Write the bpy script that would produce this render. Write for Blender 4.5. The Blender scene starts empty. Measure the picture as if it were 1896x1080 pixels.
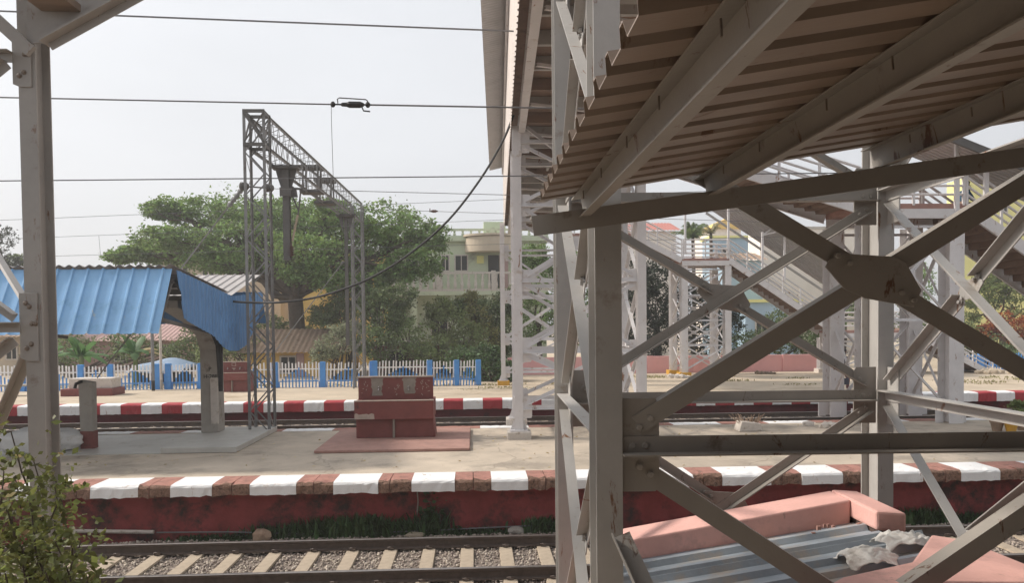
import bpy, bmesh, math, random
import numpy as np
from mathutils import Vector, Matrix
random.seed(7); RNG = np.random.default_rng(7)
R = math.radians
scene = bpy.context.scene
C = scene.collection

# ------------------------------------------------------------------ camera
CAM = Vector((0, 0, 3.5)); FPX = 1430.0; PCX, PCY = 948.0, 645.0
YAW, PITCH, ROLL = R(2.8), R(1.6), 0.010
_r0 = Vector((math.cos(YAW), -math.sin(YAW), 0))
FW = Vector((math.sin(YAW)*math.cos(PITCH), math.cos(YAW)*math.cos(PITCH), -math.sin(PITCH)))
_u0 = _r0.cross(FW)
RT = math.cos(ROLL)*_r0 - math.sin(ROLL)*_u0
UP = math.cos(ROLL)*_u0 + math.sin(ROLL)*_r0
cd = bpy.data.cameras.new('camera'); cam = bpy.data.objects.new('camera', cd); C.objects.link(cam)
cd.sensor_width = 36; cd.lens = FPX/1896*36; cd.shift_y = (PCY-540)/1896; cd.clip_end = 3000; cd.clip_start = .05
M = Matrix.Identity(4)
for i in range(3):
    M[i][0] = RT[i]; M[i][1] = UP[i]; M[i][2] = -FW[i]; M[i][3] = CAM[i]
cam.matrix_world = M
scene.camera = cam
def at(px, py, Y):
    d = FW + RT*((px-PCX)/FPX) + UP*((PCY-py)/FPX)
    return CAM + d*(Y/d.y)
def atz(px, py, z):
    d = FW + RT*((px-PCX)/FPX) + UP*((PCY-py)/FPX)
    return CAM + d*((z-CAM.z)/d.z)
def proj(p):
    v = Vector(p)-CAM; z = v.dot(FW)
    return (PCX+FPX*v.dot(RT)/z, PCY-FPX*v.dot(UP)/z)

# ------------------------------------------------------------------ light
SUN_EL, SUN_AZ = R(39), R(-76)          # azimuth from +Y towards +X (negative: to the left)
w = bpy.data.worlds.new('World'); scene.world = w; w.use_nodes = True
nt = w.node_tree; bg = nt.nodes['Background']
sky = nt.nodes.new('ShaderNodeTexSky'); sky.sky_type = 'NISHITA'; sky.sun_disc = False
sky.sun_elevation = SUN_EL; sky.sun_rotation = SUN_AZ
sky.dust_density = 7.0; sky.air_density = 1.0; sky.ozone_density = 1.0
hs = nt.nodes.new('ShaderNodeHueSaturation'); hs.inputs['Saturation'].default_value = .22
mx = nt.nodes.new('ShaderNodeMix'); mx.data_type = 'RGBA'; mx.inputs[0].default_value = .62
mx.inputs[7].default_value = (7.3, 7.55, 8.0, 1)      # thick even haze over the blue
nt.links.new(sky.outputs[0], hs.inputs['Color']); nt.links.new(hs.outputs[0], mx.inputs[6])
wt = nt.nodes.new('ShaderNodeTexCoord'); wm = nt.nodes.new('ShaderNodeMapping'); wm.inputs['Scale'].default_value = (1, 1, 3); nt.links.new(wt.outputs['Generated'], wm.inputs[0])
wn = nt.nodes.new('ShaderNodeTexNoise'); wn.inputs['Scale'].default_value = 2.2; wn.inputs['Detail'].default_value = 5; nt.links.new(wm.outputs[0], wn.inputs['Vector'])
wr = nt.nodes.new('ShaderNodeMapRange'); wr.inputs[1].default_value = .3; wr.inputs[2].default_value = .7; wr.inputs[3].default_value = .95; wr.inputs[4].default_value = 1.05; nt.links.new(wn.outputs[0], wr.inputs[0])
wx = nt.nodes.new('ShaderNodeMix'); wx.data_type = 'RGBA'; wx.blend_type = 'MULTIPLY'; wx.inputs[0].default_value = 1; nt.links.new(mx.outputs[2], wx.inputs[6]); nt.links.new(wr.outputs[0], wx.inputs[7])
nt.links.new(wx.outputs[2], bg.inputs[0]); bg.inputs[1].default_value = .10
sl = bpy.data.lights.new('sun', 'SUN'); so = bpy.data.objects.new('sun', sl); C.objects.link(so)
sl.energy = 2.8; sl.angle = R(5); sl.color = (1, .91, .80)
sd = Vector((math.sin(SUN_AZ)*math.cos(SUN_EL), math.cos(SUN_AZ)*math.cos(SUN_EL), math.sin(SUN_EL)))
so.rotation_euler = sd.to_track_quat('Z', 'Y').to_euler()
scene.view_settings.view_transform = 'Standard'; scene.view_settings.look = 'None'
scene.view_settings.exposure = 0.56; scene.view_settings.gamma = 1

# ------------------------------------------------------------------ materials
def _nt(name):
    m = bpy.data.materials.new(name); m.use_nodes = True
    return m, m.node_tree, m.node_tree.nodes['Principled BSDF']
def mat(name, col, rough=.65, var=.18, scale=3.0, bump=0.0, bscale=40, dirt=None, damt=.35, dscale=2.0, metal=0, island=0, stretch=(1,1,1), spec=.4, chips=None, cracks=None):
    m, t, b = _nt(name); N, L = t.nodes, t.links
    tc = N.new('ShaderNodeTexCoord'); mp = N.new('ShaderNodeMapping'); L.new(tc.outputs['Object'], mp.inputs[0]); mp.inputs['Scale'].default_value = stretch
    n1 = N.new('ShaderNodeTexNoise'); n1.inputs['Scale'].default_value = scale; n1.inputs['Detail'].default_value = 8; n1.inputs['Roughness'].default_value = .65
    L.new(mp.outputs[0], n1.inputs['Vector'])
    cr = N.new('ShaderNodeMapRange'); cr.inputs[1].default_value = .3; cr.inputs[2].default_value = .7; cr.inputs[3].default_value = 1-var; cr.inputs[4].default_value = 1+var
    L.new(n1.outputs[0], cr.inputs[0])
    mul = N.new('ShaderNodeMix'); mul.data_type = 'RGBA'; mul.blend_type = 'MULTIPLY'; mul.inputs[0].default_value = 1
    mul.inputs[6].default_value = (*col, 1); L.new(cr.outputs[0], mul.inputs[7]); out = mul.outputs[2]
    if island:
        g = N.new('ShaderNodeNewGeometry'); h = N.new('ShaderNodeHueSaturation')
        mr = N.new('ShaderNodeMapRange'); mr.inputs[3].default_value = 1-island; mr.inputs[4].default_value = 1+island
        L.new(g.outputs['Random Per Island'], mr.inputs[0]); L.new(mr.outputs[0], h.inputs['Value'])
        mh = N.new('ShaderNodeMapRange'); mh.inputs[3].default_value = .5-.05*island; mh.inputs[4].default_value = .5+.04*island
        L.new(g.outputs['Random Per Island'], mh.inputs[0]); L.new(mh.outputs[0], h.inputs['Hue'])
        L.new(out, h.inputs['Color']); out = h.outputs[0]
    if dirt:
        n2 = N.new('ShaderNodeTexNoise'); n2.inputs['Scale'].default_value = dscale; n2.inputs['Detail'].default_value = 10; n2.inputs['Roughness'].default_value = .72
        L.new(mp.outputs[0], n2.inputs['Vector'])
        r2 = N.new('ShaderNodeMapRange'); r2.inputs[1].default_value = .66-.32*damt; r2.inputs[2].default_value = .78-.28*damt; r2.clamp = True
        L.new(n2.outputs[0], r2.inputs[0])
        m2 = N.new('ShaderNodeMix'); m2.data_type = 'RGBA'; L.new(r2.outputs[0], m2.inputs[0]); L.new(out, m2.inputs[6]); m2.inputs[7].default_value = (*dirt, 1)
        out = m2.outputs[2]
    if chips:
        cc, cs, ca = chips
        mp2 = N.new('ShaderNodeMapping'); L.new(tc.outputs['Object'], mp2.inputs[0]); mp2.inputs['Scale'].default_value = (1, 1, .28)
        n4 = N.new('ShaderNodeTexNoise'); n4.inputs['Scale'].default_value = cs; n4.inputs['Detail'].default_value = 7; n4.inputs['Roughness'].default_value = .7; n4.inputs['Distortion'].default_value = .6
        L.new(mp2.outputs[0], n4.inputs['Vector'])
        r4 = N.new('ShaderNodeMapRange'); r4.inputs[1].default_value = .70-.14*ca; r4.inputs[2].default_value = .745-.14*ca
        L.new(n4.outputs[0], r4.inputs[0])
        m4 = N.new('ShaderNodeMix'); m4.data_type = 'RGBA'; L.new(r4.outputs[0], m4.inputs[0]); L.new(out, m4.inputs[6]); m4.inputs[7].default_value = (*cc, 1)
        out = m4.outputs[2]
    if cracks:
        cc, cs, cw = cracks
        nd = N.new('ShaderNodeTexNoise'); nd.inputs['Scale'].default_value = 1.1; nd.inputs['Detail'].default_value = 5; L.new(tc.outputs['Object'], nd.inputs['Vector'])
        av = N.new('ShaderNodeMix'); av.data_type = 'RGBA'; av.blend_type = 'ADD'; av.inputs[0].default_value = .9; L.new(tc.outputs['Object'], av.inputs[6]); L.new(nd.outputs[1], av.inputs[7])
        vo = N.new('ShaderNodeTexVoronoi'); vo.feature = 'DISTANCE_TO_EDGE'; vo.inputs['Scale'].default_value = cs; L.new(av.outputs[2], vo.inputs['Vector'])
        vc = N.new('ShaderNodeTexVoronoi'); vc.inputs['Scale'].default_value = cs; L.new(av.outputs[2], vc.inputs['Vector'])
        hv = N.new('ShaderNodeSeparateColor'); L.new(vc.outputs['Color'], hv.inputs[0])
        mr = N.new('ShaderNodeMapRange'); mr.inputs[3].default_value = .90; mr.inputs[4].default_value = 1.07; L.new(hv.outputs[0], mr.inputs[0])
        mm = N.new('ShaderNodeMix'); mm.data_type = 'RGBA'; mm.blend_type = 'MULTIPLY'; mm.inputs[0].default_value = 1; L.new(out, mm.inputs[6]); L.new(mr.outputs[0], mm.inputs[7])
        rc = N.new('ShaderNodeMapRange'); rc.inputs[1].default_value = cw*.4; rc.inputs[2].default_value = cw; rc.inputs[3].default_value = .38; rc.inputs[4].default_value = 0; L.new(vo.outputs[0], rc.inputs[0])
        mk = N.new('ShaderNodeMix'); mk.data_type = 'RGBA'; L.new(rc.outputs[0], mk.inputs[0]); L.new(mm.outputs[2], mk.inputs[6]); mk.inputs[7].default_value = (*cc, 1)
        out = mk.outputs[2]
    L.new(out, b.inputs['Base Color'])
    b.inputs['Roughness'].default_value = rough; b.inputs['Metallic'].default_value = metal; b.inputs['Specular IOR Level'].default_value = spec
    if bump:
        n3 = N.new('ShaderNodeTexNoise'); n3.inputs['Scale'].default_value = bscale; n3.inputs['Detail'].default_value = 6
        L.new(mp.outputs[0], n3.inputs['Vector'])
        bp = N.new('ShaderNodeBump'); bp.inputs['Strength'].default_value = bump; bp.inputs['Distance'].default_value = .02
        L.new(n3.outputs[0], bp.inputs['Height']); L.new(bp.outputs[0], b.inputs['Normal'])
    return m
def leafmat(name, col, trans=.35, island=.45, rough=.55):
    m = mat(name, col, rough, .25, .6, island=island, spec=.3)
    t = m.node_tree; N, L = t.nodes, t.links; b = N['Principled BSDF']; o = N['Material Output']
    src = b.inputs['Base Color'].links[0].from_socket
    tr = N.new('ShaderNodeBsdfTranslucent'); hs = N.new('ShaderNodeHueSaturation'); hs.inputs['Value'].default_value = 1.5; hs.inputs['Hue'].default_value = .485
    L.new(src, hs.inputs['Color']); L.new(hs.outputs[0], tr.inputs[0])
    ms = N.new('ShaderNodeMixShader'); ms.inputs[0].default_value = trans
    L.new(b.outputs[0], ms.inputs[1]); L.new(tr.outputs[0], ms.inputs[2]); L.new(ms.outputs[0], o.inputs[0])
    return m
MT = dict(
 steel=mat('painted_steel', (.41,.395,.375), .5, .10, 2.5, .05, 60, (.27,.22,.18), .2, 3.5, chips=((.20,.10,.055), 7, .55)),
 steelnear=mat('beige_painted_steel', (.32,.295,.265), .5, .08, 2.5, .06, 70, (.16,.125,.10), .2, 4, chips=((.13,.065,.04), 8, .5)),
 steelshade=mat('shaded_painted_steel', (.36,.345,.33), .5, .10, 2.5, .05, 60, (.22,.18,.15), .22, 3, chips=((.19,.11,.07), 7, .5)),  # same steel paint, darkened to carry the shade on the left post
 steelwhite=mat('white_painted_steel', (.66,.64,.64), .5, .08, 2.5, .05, 60, (.46,.38,.32), .25, 3, chips=((.28,.15,.09), 6, .55)),
 bolt=mat('bolt_steel', (.22,.18,.15), .5, .2, 30),
 galv=mat('galvanised_steel', (.20,.20,.20), .55, .2, 3, 0, 40, (.12,.10,.09), .3, 2),
 drop=mat('dull_grey_steel', (.11,.105,.10), .6, .2, 3),
 rail=mat('rail_steel', (.085,.062,.05), .6, .3, 12, .1, 60),
 railtop=mat('polished_rail_head', (.33,.30,.28), .32, .2, 8, metal=.8),
 aggr=mat('exposed_aggregate', (.24,.145,.105), .95, .35, 26, .9, 45, (.085,.05,.038), .5, 16),
 sleeper=mat('sleeper_concrete', (.40,.33,.25), .85, .16, 6, .15, 60, (.27,.22,.17), .35, 5, chips=((.17,.12,.09), 9, .5)),
 ballast=mat('ballast_bed', (.19,.155,.13), .95, .4, 14, .8, 22),
 stone=mat('ballast_stone', (.36,.305,.26), .9, .25, 9, .2, 60, island=.5),
 soil=mat('soil', (.26,.19,.13), .95, .25, 1.2, .4, 20, (.16,.12,.09), .5, .7),
 earth=mat('dry_earth', (.47,.39,.295), .95, .16, .9, .3, 16, (.30,.23,.15), .35, .5),
 platf=mat('platform_concrete', (.475,.405,.325), .9, .16, .8, .15, 30, (.29,.25,.205), .58, .55, cracks=((.18,.15,.12), .33, .009)),
 tile=mat('grey_floor_tile', (.46,.45,.42), .5, .10, 2, .05, 30, (.30,.27,.23), .3, 1.5),
 cwhite=mat('white_kerb_paint', (.78,.78,.78), .75, .07, 4, .2, 30, (.52,.42,.35), .22, 4, chips=((.40,.27,.21), 7, .5)),
 cred=mat('faded_red_kerb_paint', (.36,.175,.14), .85, .25, 5, .4, 30, (.15,.10,.075), .42, 6),
 cfred=mat('bright_red_kerb_paint', (.36,.035,.045), .75, .15, 4, .15, 30, (.22,.07,.06), .2, 3),
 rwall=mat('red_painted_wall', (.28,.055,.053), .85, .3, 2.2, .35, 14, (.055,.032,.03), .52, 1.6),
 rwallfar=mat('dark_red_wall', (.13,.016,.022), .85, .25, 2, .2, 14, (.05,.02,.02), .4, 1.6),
 maroon=mat('maroon_paint', (.19,.055,.048), .6, .15, 3, .08, 30, (.085,.04,.035), .3, 3),
 pale=mat('pale_bare_plaster', (.40,.33,.28), .85, .15, 6),
 plast=mat('grey_worn_plaster', (.27,.235,.20), .9, .15, 8),
 plinth=mat('reddish_plinth', (.36,.21,.175), .85, .15, 3, .2, 30, (.22,.15,.12), .3, 4),
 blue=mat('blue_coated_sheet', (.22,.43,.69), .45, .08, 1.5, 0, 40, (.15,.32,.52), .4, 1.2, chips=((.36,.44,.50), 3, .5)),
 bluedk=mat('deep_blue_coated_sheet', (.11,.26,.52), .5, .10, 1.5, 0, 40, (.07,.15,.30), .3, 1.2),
 bluegrey=mat('dusty_blue_grey_sheet', (.31,.35,.39), .5, .15, 3, .1, 50, (.42,.36,.30), .5, 2.2),
 greysheet=mat('grey_roof_sheet', (.42,.40,.39), .55, .12, 2, 0, 40, (.28,.25,.23), .3, 2),
 sheetund=mat('weathered_roof_sheet', (.26,.195,.15), .36, .16, 2.5, .04, 50, (.18,.14,.115), .3, 2, stretch=(.25,2,2), chips=((.15,.085,.05), 3.5, .6)),
 asb=mat('grey_corrugated_sheet', (.42,.41,.41), .8, .12, 1.5, 0, 40, (.30,.28,.26), .3, 1.5),
 cream=mat('cream_cladding', (.62,.56,.52), .6, .10, 1.2, 0, 40, (.48,.38,.32), .3, 1.2),
 brownund=mat('rusty_deck_plate', (.24,.165,.125), .8, .25, 1.5, .1, 20, (.12,.08,.06), .4, 1.5),
 conc=mat('weathered_concrete', (.36,.335,.30), .9, .14, 2, .2, 30, (.23,.20,.17), .35, 2),
 concw=mat('whitewashed_concrete', (.56,.51,.46), .9, .15, 5, .3, 30, (.30,.25,.2), .4, 5),
 pink=mat('pink_painted_plaster', (.74,.43,.38), .85, .10, 1.5, .25, 24, (.56,.33,.29), .35, 2.4, chips=((.36,.22,.18), 5, .5)),
 pinkfar=mat('pink_boundary_paint', (.76,.42,.42), .85, .08, 1, .1, 10, (.66,.37,.36), .25, 1),
 brick=mat('dark_gap_shade', (.09,.06,.05), .95, .3, 8, .4, 30),  # near-black tone standing in for the shade of a gap
 sack=mat('white_woven_sack', (.62,.62,.61), .7, .08, 5, .3, 60, (.45,.42,.38), .25, 3),
 bag=mat('dusty_white_plastic', (.68,.66,.62), .55, .1, 6, .2, 30, (.40,.35,.30), .35, 5),
 fwhite=mat('white_picket_paint', (.84,.83,.83), .6, .08, 4),
 fblue=mat('blue_post_paint', (.08,.28,.66), .6, .15, 3),
 black=mat('black_rubber', (.025,.025,.027), .5, .1, 4),
 wire=mat('weathered_wire', (.17,.17,.175), .5, .1, 4),
 bark=mat('tree_bark', (.085,.065,.05), .95, .3, 4, .5, 20),
 insul=mat('brown_porcelain', (.10,.05,.04), .3, .15, 5),
 yellow=mat('yellow_wall_paint', (.76,.52,.17), .85, .12, .8, 0, 10, (.66,.45,.2), .3, .5),
 paleyellow=mat('lemon_wall_paint', (.78,.74,.30), .8, .06, .5),
 yband=mat('yellow_base_paint', (.55,.30,.04), .8, .15, 4),
 green=mat('pale_green_plaster', (.52,.57,.42), .9, .10, .5, 0, 10, (.30,.30,.24), .35, .6),
 cream2=mat('cream_house_plaster', (.84,.76,.68), .9, .08, .5, 0, 10, (.74,.65,.56), .3, .5),
 bluehouse=mat('light_blue_plaster', (.36,.48,.58), .85, .08, .5),
 pinkhouse=mat('faded_pink_plaster', (.48,.32,.30), .9, .1, .5, 0, 10, (.34,.24,.22), .3, .6),
 beige=mat('beige_plaster', (.52,.44,.34), .9, .1, .5, 0, 10, (.36,.30,.24), .3, .6),
 redroof=mat('red_sheet_roof', (.42,.16,.13), .7, .1, 1),
 rust=mat('rusty_tin_sheet', (.34,.24,.17), .85, .25, 2, .1, 20, (.18,.11,.08), .4, 2),
 dark=mat('dark_opening', (.02,.02,.02), .6, .2, 2),
 tarp=mat('blue_tarpaulin', (.24,.33,.46), .5, .1, 1.5, .2, 8),
 skin=mat('brown_skin', (.16,.075,.045), .5, .08, 10),
 hair=mat('black_hair', (.012,.010,.010), .5, .1, 30),
 teal=mat('dark_teal_cloth', (.03,.075,.12), .85, .2, 8),
 bluecl=mat('bright_blue_cloth', (.02,.085,.26), .85, .2, 6),
 darkcl=mat('dark_cloth', (.022,.020,.032), .9, .2, 8),
 plum=mat('plum_trousers_cloth', (.17,.07,.075), .9, .15, 8),
 shirtpale=mat('pale_pink_cloth', (.50,.40,.38), .9, .1, 8),
 greycl=mat('slate_bag_cloth', (.06,.062,.085), .8, .15, 8),
 lg_tree=leafmat('rain_tree_leaf', (.145,.225,.07)),
 lg_dark=leafmat('dark_bush_leaf', (.11,.15,.06), .3),
 lg_olive=leafmat('olive_bush_leaf', (.17,.21,.08), .3),
 lg_light=leafmat('light_shrub_leaf', (.20,.27,.11), .3),
 lg_yell=leafmat('yellow_shrub_leaf', (.26,.26,.10), .3),
 lg_grey=leafmat('pale_flowering_leaf', (.22,.24,.15), .3),
 lg_deep=leafmat('deep_green_leaf', (.022,.03,.015), .15),  # very dark green leaf colour
 lg_autumn=leafmat('orange_flower_leaf', (.28,.09,.03), .3),
 lg_near=leafmat('bush_leaf', (.13,.15,.045), .4, .5),
 lg_banana=leafmat('banana_leaf', (.07,.15,.05), .35, .25),
 lg_dry=leafmat('dry_leaf', (.42,.34,.17), .3, .25),
 lg_grass=leafmat('weed_grass', (.07,.12,.045), .25, .5),
 lg_straw=leafmat('dry_grass', (.26,.24,.12), .25, .4),
 lg_palm=leafmat('palm_frond', (.10,.14,.05), .3, .3),
)

# ------------------------------------------------------------------ mesh builder
class MB:
    def __init__(s): s.v=[]; s.f=[]; s.mi=[]; s.cur=0; s.smooth=False
    def add(s, vs, fs):
        o=len(s.v); s.v += [tuple(p) for p in vs]; s.f += [tuple(i+o for i in f) for f in fs]; s.mi += [s.cur]*len(fs)
        return s
    def box(s, lo, hi):
        x0,y0,z0=lo; x1,y1,z1=hi
        return s.add([(x0,y0,z0),(x1,y0,z0),(x1,y1,z0),(x0,y1,z0),(x0,y0,z1),(x1,y0,z1),(x1,y1,z1),(x0,y1,z1)],
              [(0,3,2,1),(4,5,6,7),(0,1,5,4),(1,2,6,5),(2,3,7,6),(3,0,4,7)])
    def bar(s, p0, p1, wd, ht, up=(0,0,1), ow=0, oh=0):
        """box of section wd (sideways) x ht (along up), offset ow/oh from the axis"""
        p0=Vector(p0); p1=Vector(p1); a=(p1-p0).normalized(); up=Vector(up)
        sd=a.cross(up)
        if sd.length<1e-4: sd=a.cross(Vector((0,1,0)))
        sd.normalize(); u=sd.cross(a)
        vs=[]
        for p in (p0,p1):
            for i,j in ((-1,-1),(1,-1),(1,1),(-1,1)):
                vs.append(p+sd*(ow+i*wd/2)+u*(oh+j*ht/2))
        return s.add(vs,[(0,1,2,3),(7,6,5,4),(0,4,5,1),(1,5,6,2),(2,6,7,3),(3,7,4,0)])
    def ang(s, p0, p1, leg, nrm, t=.009, flip=1):
        """L-section: one leg in the plane across nrm, the other standing along nrm"""
        p0=Vector(p0); p1=Vector(p1); a=(p1-p0).normalized(); n=Vector(nrm); n=(n-a*n.dot(a)).normalized()
        s.bar(p0,p1,leg,t,n)
        s.bar(p0,p1,t,leg-t,n,ow=flip*(leg/2-t/2),oh=leg/2)
        return s
    def ibeam(s, p0, p1, wd, dp, dirv, t=.014):
        """flanges wd wide, section dp deep along dirv"""
        d=Vector(dirv).normalized()
        s.bar(p0,p1,wd,t,d,oh=-(dp-t)/2); s.bar(p0,p1,wd,t,d,oh=(dp-t)/2); s.bar(p0,p1,t,dp-2*t,d)
        return s
    def chan(s, p0, p1, wd, dp, dirv, t=.008, flip=1):
        d=Vector(dirv).normalized()
        s.bar(p0,p1,wd,t,d,oh=-(dp-t)/2); s.bar(p0,p1,wd,t,d,oh=(dp-t)/2); s.bar(p0,p1,t,dp-2*t,d,ow=flip*(wd/2-t/2))
        return s
    def tube(s, pts, r, n=6, cap=True):
        pts=[Vector(p) for p in pts]; rs=r if isinstance(r,(list,tuple)) else [r]*len(pts)
        o=len(s.v); prev=None
        for k,p in enumerate(pts):
            a=(pts[min(k+1,len(pts)-1)]-pts[max(k-1,0)]).normalized()
            if prev is None:
                q=a.orthogonal().normalized()
            else:
                q=prev-a*prev.dot(a); q=q.normalized() if q.length>1e-6 else a.orthogonal().normalized()
            prev=q; b=a.cross(q)
            for i in range(n):
                th=2*math.pi*i/n; s.v.append(tuple(p+(q*math.cos(th)+b*math.sin(th))*rs[k]))
        for k in range(len(pts)-1):
            for i in range(n):
                j=(i+1)%n; s.f.append((o+k*n+i,o+k*n+j,o+(k+1)*n+j,o+(k+1)*n+i)); s.mi.append(s.cur)
        if cap:
            s.f.append(tuple(o+i for i in reversed(range(n)))); s.mi.append(s.cur)
            e=o+(len(pts)-1)*n; s.f.append(tuple(e+i for i in range(n))); s.mi.append(s.cur)
        return s
    def prism(s, poly, ext):
        """closed polygon of 3-D points pushed along ext"""
        n=len(poly); e=Vector(ext); a=[Vector(p) for p in poly]; b=[p+e for p in a]
        fs=[tuple(range(n)), tuple(range(2*n-1,n-1,-1))]+[(i,i+n,(i+1)%n+n,(i+1)%n) for i in range(n)]
        return s.add(a+b,fs)
    def lathe(s, c, prof, n=16, axis=(0,0,1)):
        """profile of (radius, height)"""
        c=Vector(c); a=Vector(axis).normalized(); q=a.orthogonal().normalized(); b=a.cross(q); o=len(s.v)
        for r,h in prof:
            for i in range(n):
                th=2*math.pi*i/n; s.v.append(tuple(c+a*h+(q*math.cos(th)+b*math.sin(th))*r))
        for k in range(len(prof)-1):
            for i in range(n):
                j=(i+1)%n; s.f.append((o+k*n+i,o+k*n+j,o+(k+1)*n+j,o+(k+1)*n+i)); s.mi.append(s.cur)
        s.f.append(tuple(o+i for i in reversed(range(n)))); s.mi.append(s.cur)
        e=o+(len(prof)-1)*n; s.f.append(tuple(e+i for i in range(n))); s.mi.append(s.cur)
        return s
    def bolt(s, c, nrm, r=.016, h=.014):
        return s.lathe(c, [(r*1.5,0),(r*1.5,.003),(r,.003),(r,h),(r*.7,h+.003)], 8, nrm)
    def sheet(s, o, U, V, period, amp, prof='trap', nv=1, t=.004, sag=0, nrm=None):
        """ribbed sheet: ribs repeat along U and run along V; real thickness"""
        o=Vector(o); U=Vector(U); V=Vector(V); L=U.length; u=U.normalized()
        n=Vector(nrm) if nrm else u.cross(V).normalized()
        prof_pts = ([(0,0),(.30,0),(.40,1),(.60,1),(.70,0)] if prof=='trap' else
                    [(0,0),(.72,0),(.80,1),(.92,1)] if prof=='rib' else
                    [(k/8,.5-.5*math.cos(2*math.pi*k/8)) for k in range(8)])
        xs=[]; k=0
        while True:
            done=False
            for f,h in prof_pts:
                x=(k+f)*period
                if x>=L: done=True; break
                xs.append((x,h*amp))
            if done: break
            k+=1
        xs.append((L,xs[-1][1]))
        m=len(xs); vs=[]
        for layer in (0,1):
            for j in range(nv+1):
                g=j/nv
                for x,h in xs:
                    vs.append(o+u*x+V*g+n*(h-(t if layer==0 else 0)+sag*math.sin(math.pi*g)))
        fs=[]; Lr=m*(nv+1)
        for j in range(nv):
            for i in range(m-1):
                a=j*m+i; fs.append((a,a+1,a+m+1,a+m)[::-1]); b=a+Lr; fs.append((b,b+1,b+m+1,b+m))
        for i in range(m-1):
            fs.append((i,i+1,i+1+Lr,i+Lr)); a=nv*m+i; fs.append((a,a+Lr,a+1+Lr,a+1))
        for j in range(nv):
            a=j*m; fs.append((a,a+Lr,a+m+Lr,a+m)); a=j*m+m-1; fs.append((a,a+m,a+m+Lr,a+Lr))
        return s.add(vs,fs)
    def build(s, name, mats, parent=None, label=None, smooth=None, bevel=0):
        me=bpy.data.meshes.new(name); me.from_pydata(s.v,[],s.f)
        mats = mats if isinstance(mats,(list,tuple)) else [mats]
        for m in mats: me.materials.append(MT[m] if isinstance(m,str) else m)
        if len(mats)>1: me.polygons.foreach_set('material_index', s.mi)
        if smooth or (smooth is None and s.smooth): me.polygons.foreach_set('use_smooth',[True]*len(me.polygons))
        me.update()
        o=bpy.data.objects.new(name,me); C.objects.link(o)
        if parent is not None:
            o.parent=parent; o.matrix_parent_inverse=Matrix.Translation(-parent.location) if False else parent_inv(parent)
        if label: o['label']=label
        if bevel:
            b=o.modifiers.new('bevel','BEVEL'); b.width=bevel; b.segments=2; b.limit_method='ANGLE'
        return o
def parent_inv(p):
    m=Matrix.Identity(4); q=p
    chain=[]
    while q is not None: chain.append(q); q=q.parent
    m=Matrix.Identity(4)
    for q in reversed(chain):
        m = m @ q.matrix_parent_inverse @ q.matrix_basis
    return m.inverted()
def tag(o, label, cat, group=None, kind=None):
    o['label']=label; o['category']=cat
    if group: o['group']=group
    if kind: o['kind']=kind
    return o
def thing(name, label, cat, loc=(0,0,0), group=None):
    o=bpy.data.objects.new(name,None); C.objects.link(o); o.location=loc; o.empty_display_size=.2
    return tag(o,label,cat,group)
def struct(o, label=None, cat=None):
    o['kind']='structure'
    if label: o['label']=label
    if cat: o['category']=cat
    return o
def copy_thing(src, dx, label, group=None):
    """copy of a thing with its parts and sub-parts, moved by dx (a vector)"""
    def rec(o, par):
        c=o.copy(); C.objects.link(c)
        if par is not None: c.parent=par
        for ch in [q for q in bpy.data.objects if q.parent==o]: rec(ch,c)
        return c
    r=rec(src,None); r.location=src.location+Vector(dx); r['label']=label
    if group: r['group']=group
    return r
def npmesh(name, V, F, m, parent=None, smooth=False):
    """fast mesh from numpy verts and equal-size faces"""
    me=bpy.data.meshes.new(name); k=F.shape[1]
    me.vertices.add(len(V)); me.vertices.foreach_set('co',V.astype(np.float32).ravel())
    me.loops.add(F.size); me.loops.foreach_set('vertex_index',F.astype(np.int32).ravel())
    me.polygons.add(len(F)); me.polygons.foreach_set('loop_start',(np.arange(len(F))*k).astype(np.int32))
    me.polygons.foreach_set('loop_total',np.full(len(F),k,np.int32))
    me.materials.append(MT[m] if isinstance(m,str) else m)
    me.update(); me.validate()
    o=bpy.data.objects.new(name,me); C.objects.link(o)
    if parent is not None: o.parent=parent; o.matrix_parent_inverse=parent_inv(parent)
    return o
def leaf_arrays(cen, size, flat=.0, aspect=1.8):
    """a bent pointed leaf (two quads) at each centre"""
    n=len(cen)
    a=RNG.normal(size=(n,3)); a[:,2]*= (1-flat); a/=np.linalg.norm(a,axis=1)[:,None]
    b=RNG.normal(size=(n,3)); b[:,2]*= (1-flat); b-=a*(a*b).sum(1)[:,None]; b/=np.linalg.norm(b,axis=1)[:,None]+1e-9
    c=np.cross(a,b)
    s=(size*RNG.uniform(.6,1.35,n))[:,None]
    p0=cen-a*s*.5; p1=cen+a*s*.5
    q0=cen+b*s*.5/aspect+c*s*.08; q1=cen-b*s*.5/aspect+c*s*.08
    V=np.stack([p0,q0,p1,q1],1).reshape(-1,3)
    F=np.arange(4*n).reshape(n,4)
    return V,F
def clump_points(blobs, per, nsub, flat=.55, sub=.28):
    """leaf centres in ragged clumps spread through a set of ellipsoids (centre, radii)"""
    out=[]
    for c,r in blobs:
        c=np.array(c,float); r=np.array(r,float)
        d=RNG.normal(size=(nsub,3)); d/=np.linalg.norm(d,axis=1)[:,None]
        rad=RNG.uniform(.45,1.05,nsub)**.7
        cc=c+d*r*rad[:,None]
        sc=r.mean()*sub*RNG.uniform(.6,1.4,nsub)
        k=per
        g=RNG.normal(size=(nsub,k,3))*.55; g[:,:,2]*=flat
        out.append((cc[:,None,:]+g*sc[:,None,None]).reshape(-1,3))
    return np.concatenate(out)
def leaves(name, blobs, per, nsub, size, m, parent=None, flat=.55, sub=.28, lf=.3, aspect=1.8):
    pts=clump_points(blobs,per,nsub,flat,sub)
    V,F=leaf_arrays(pts,size,lf,aspect)
    return npmesh(name,V,F,m,parent)
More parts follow.
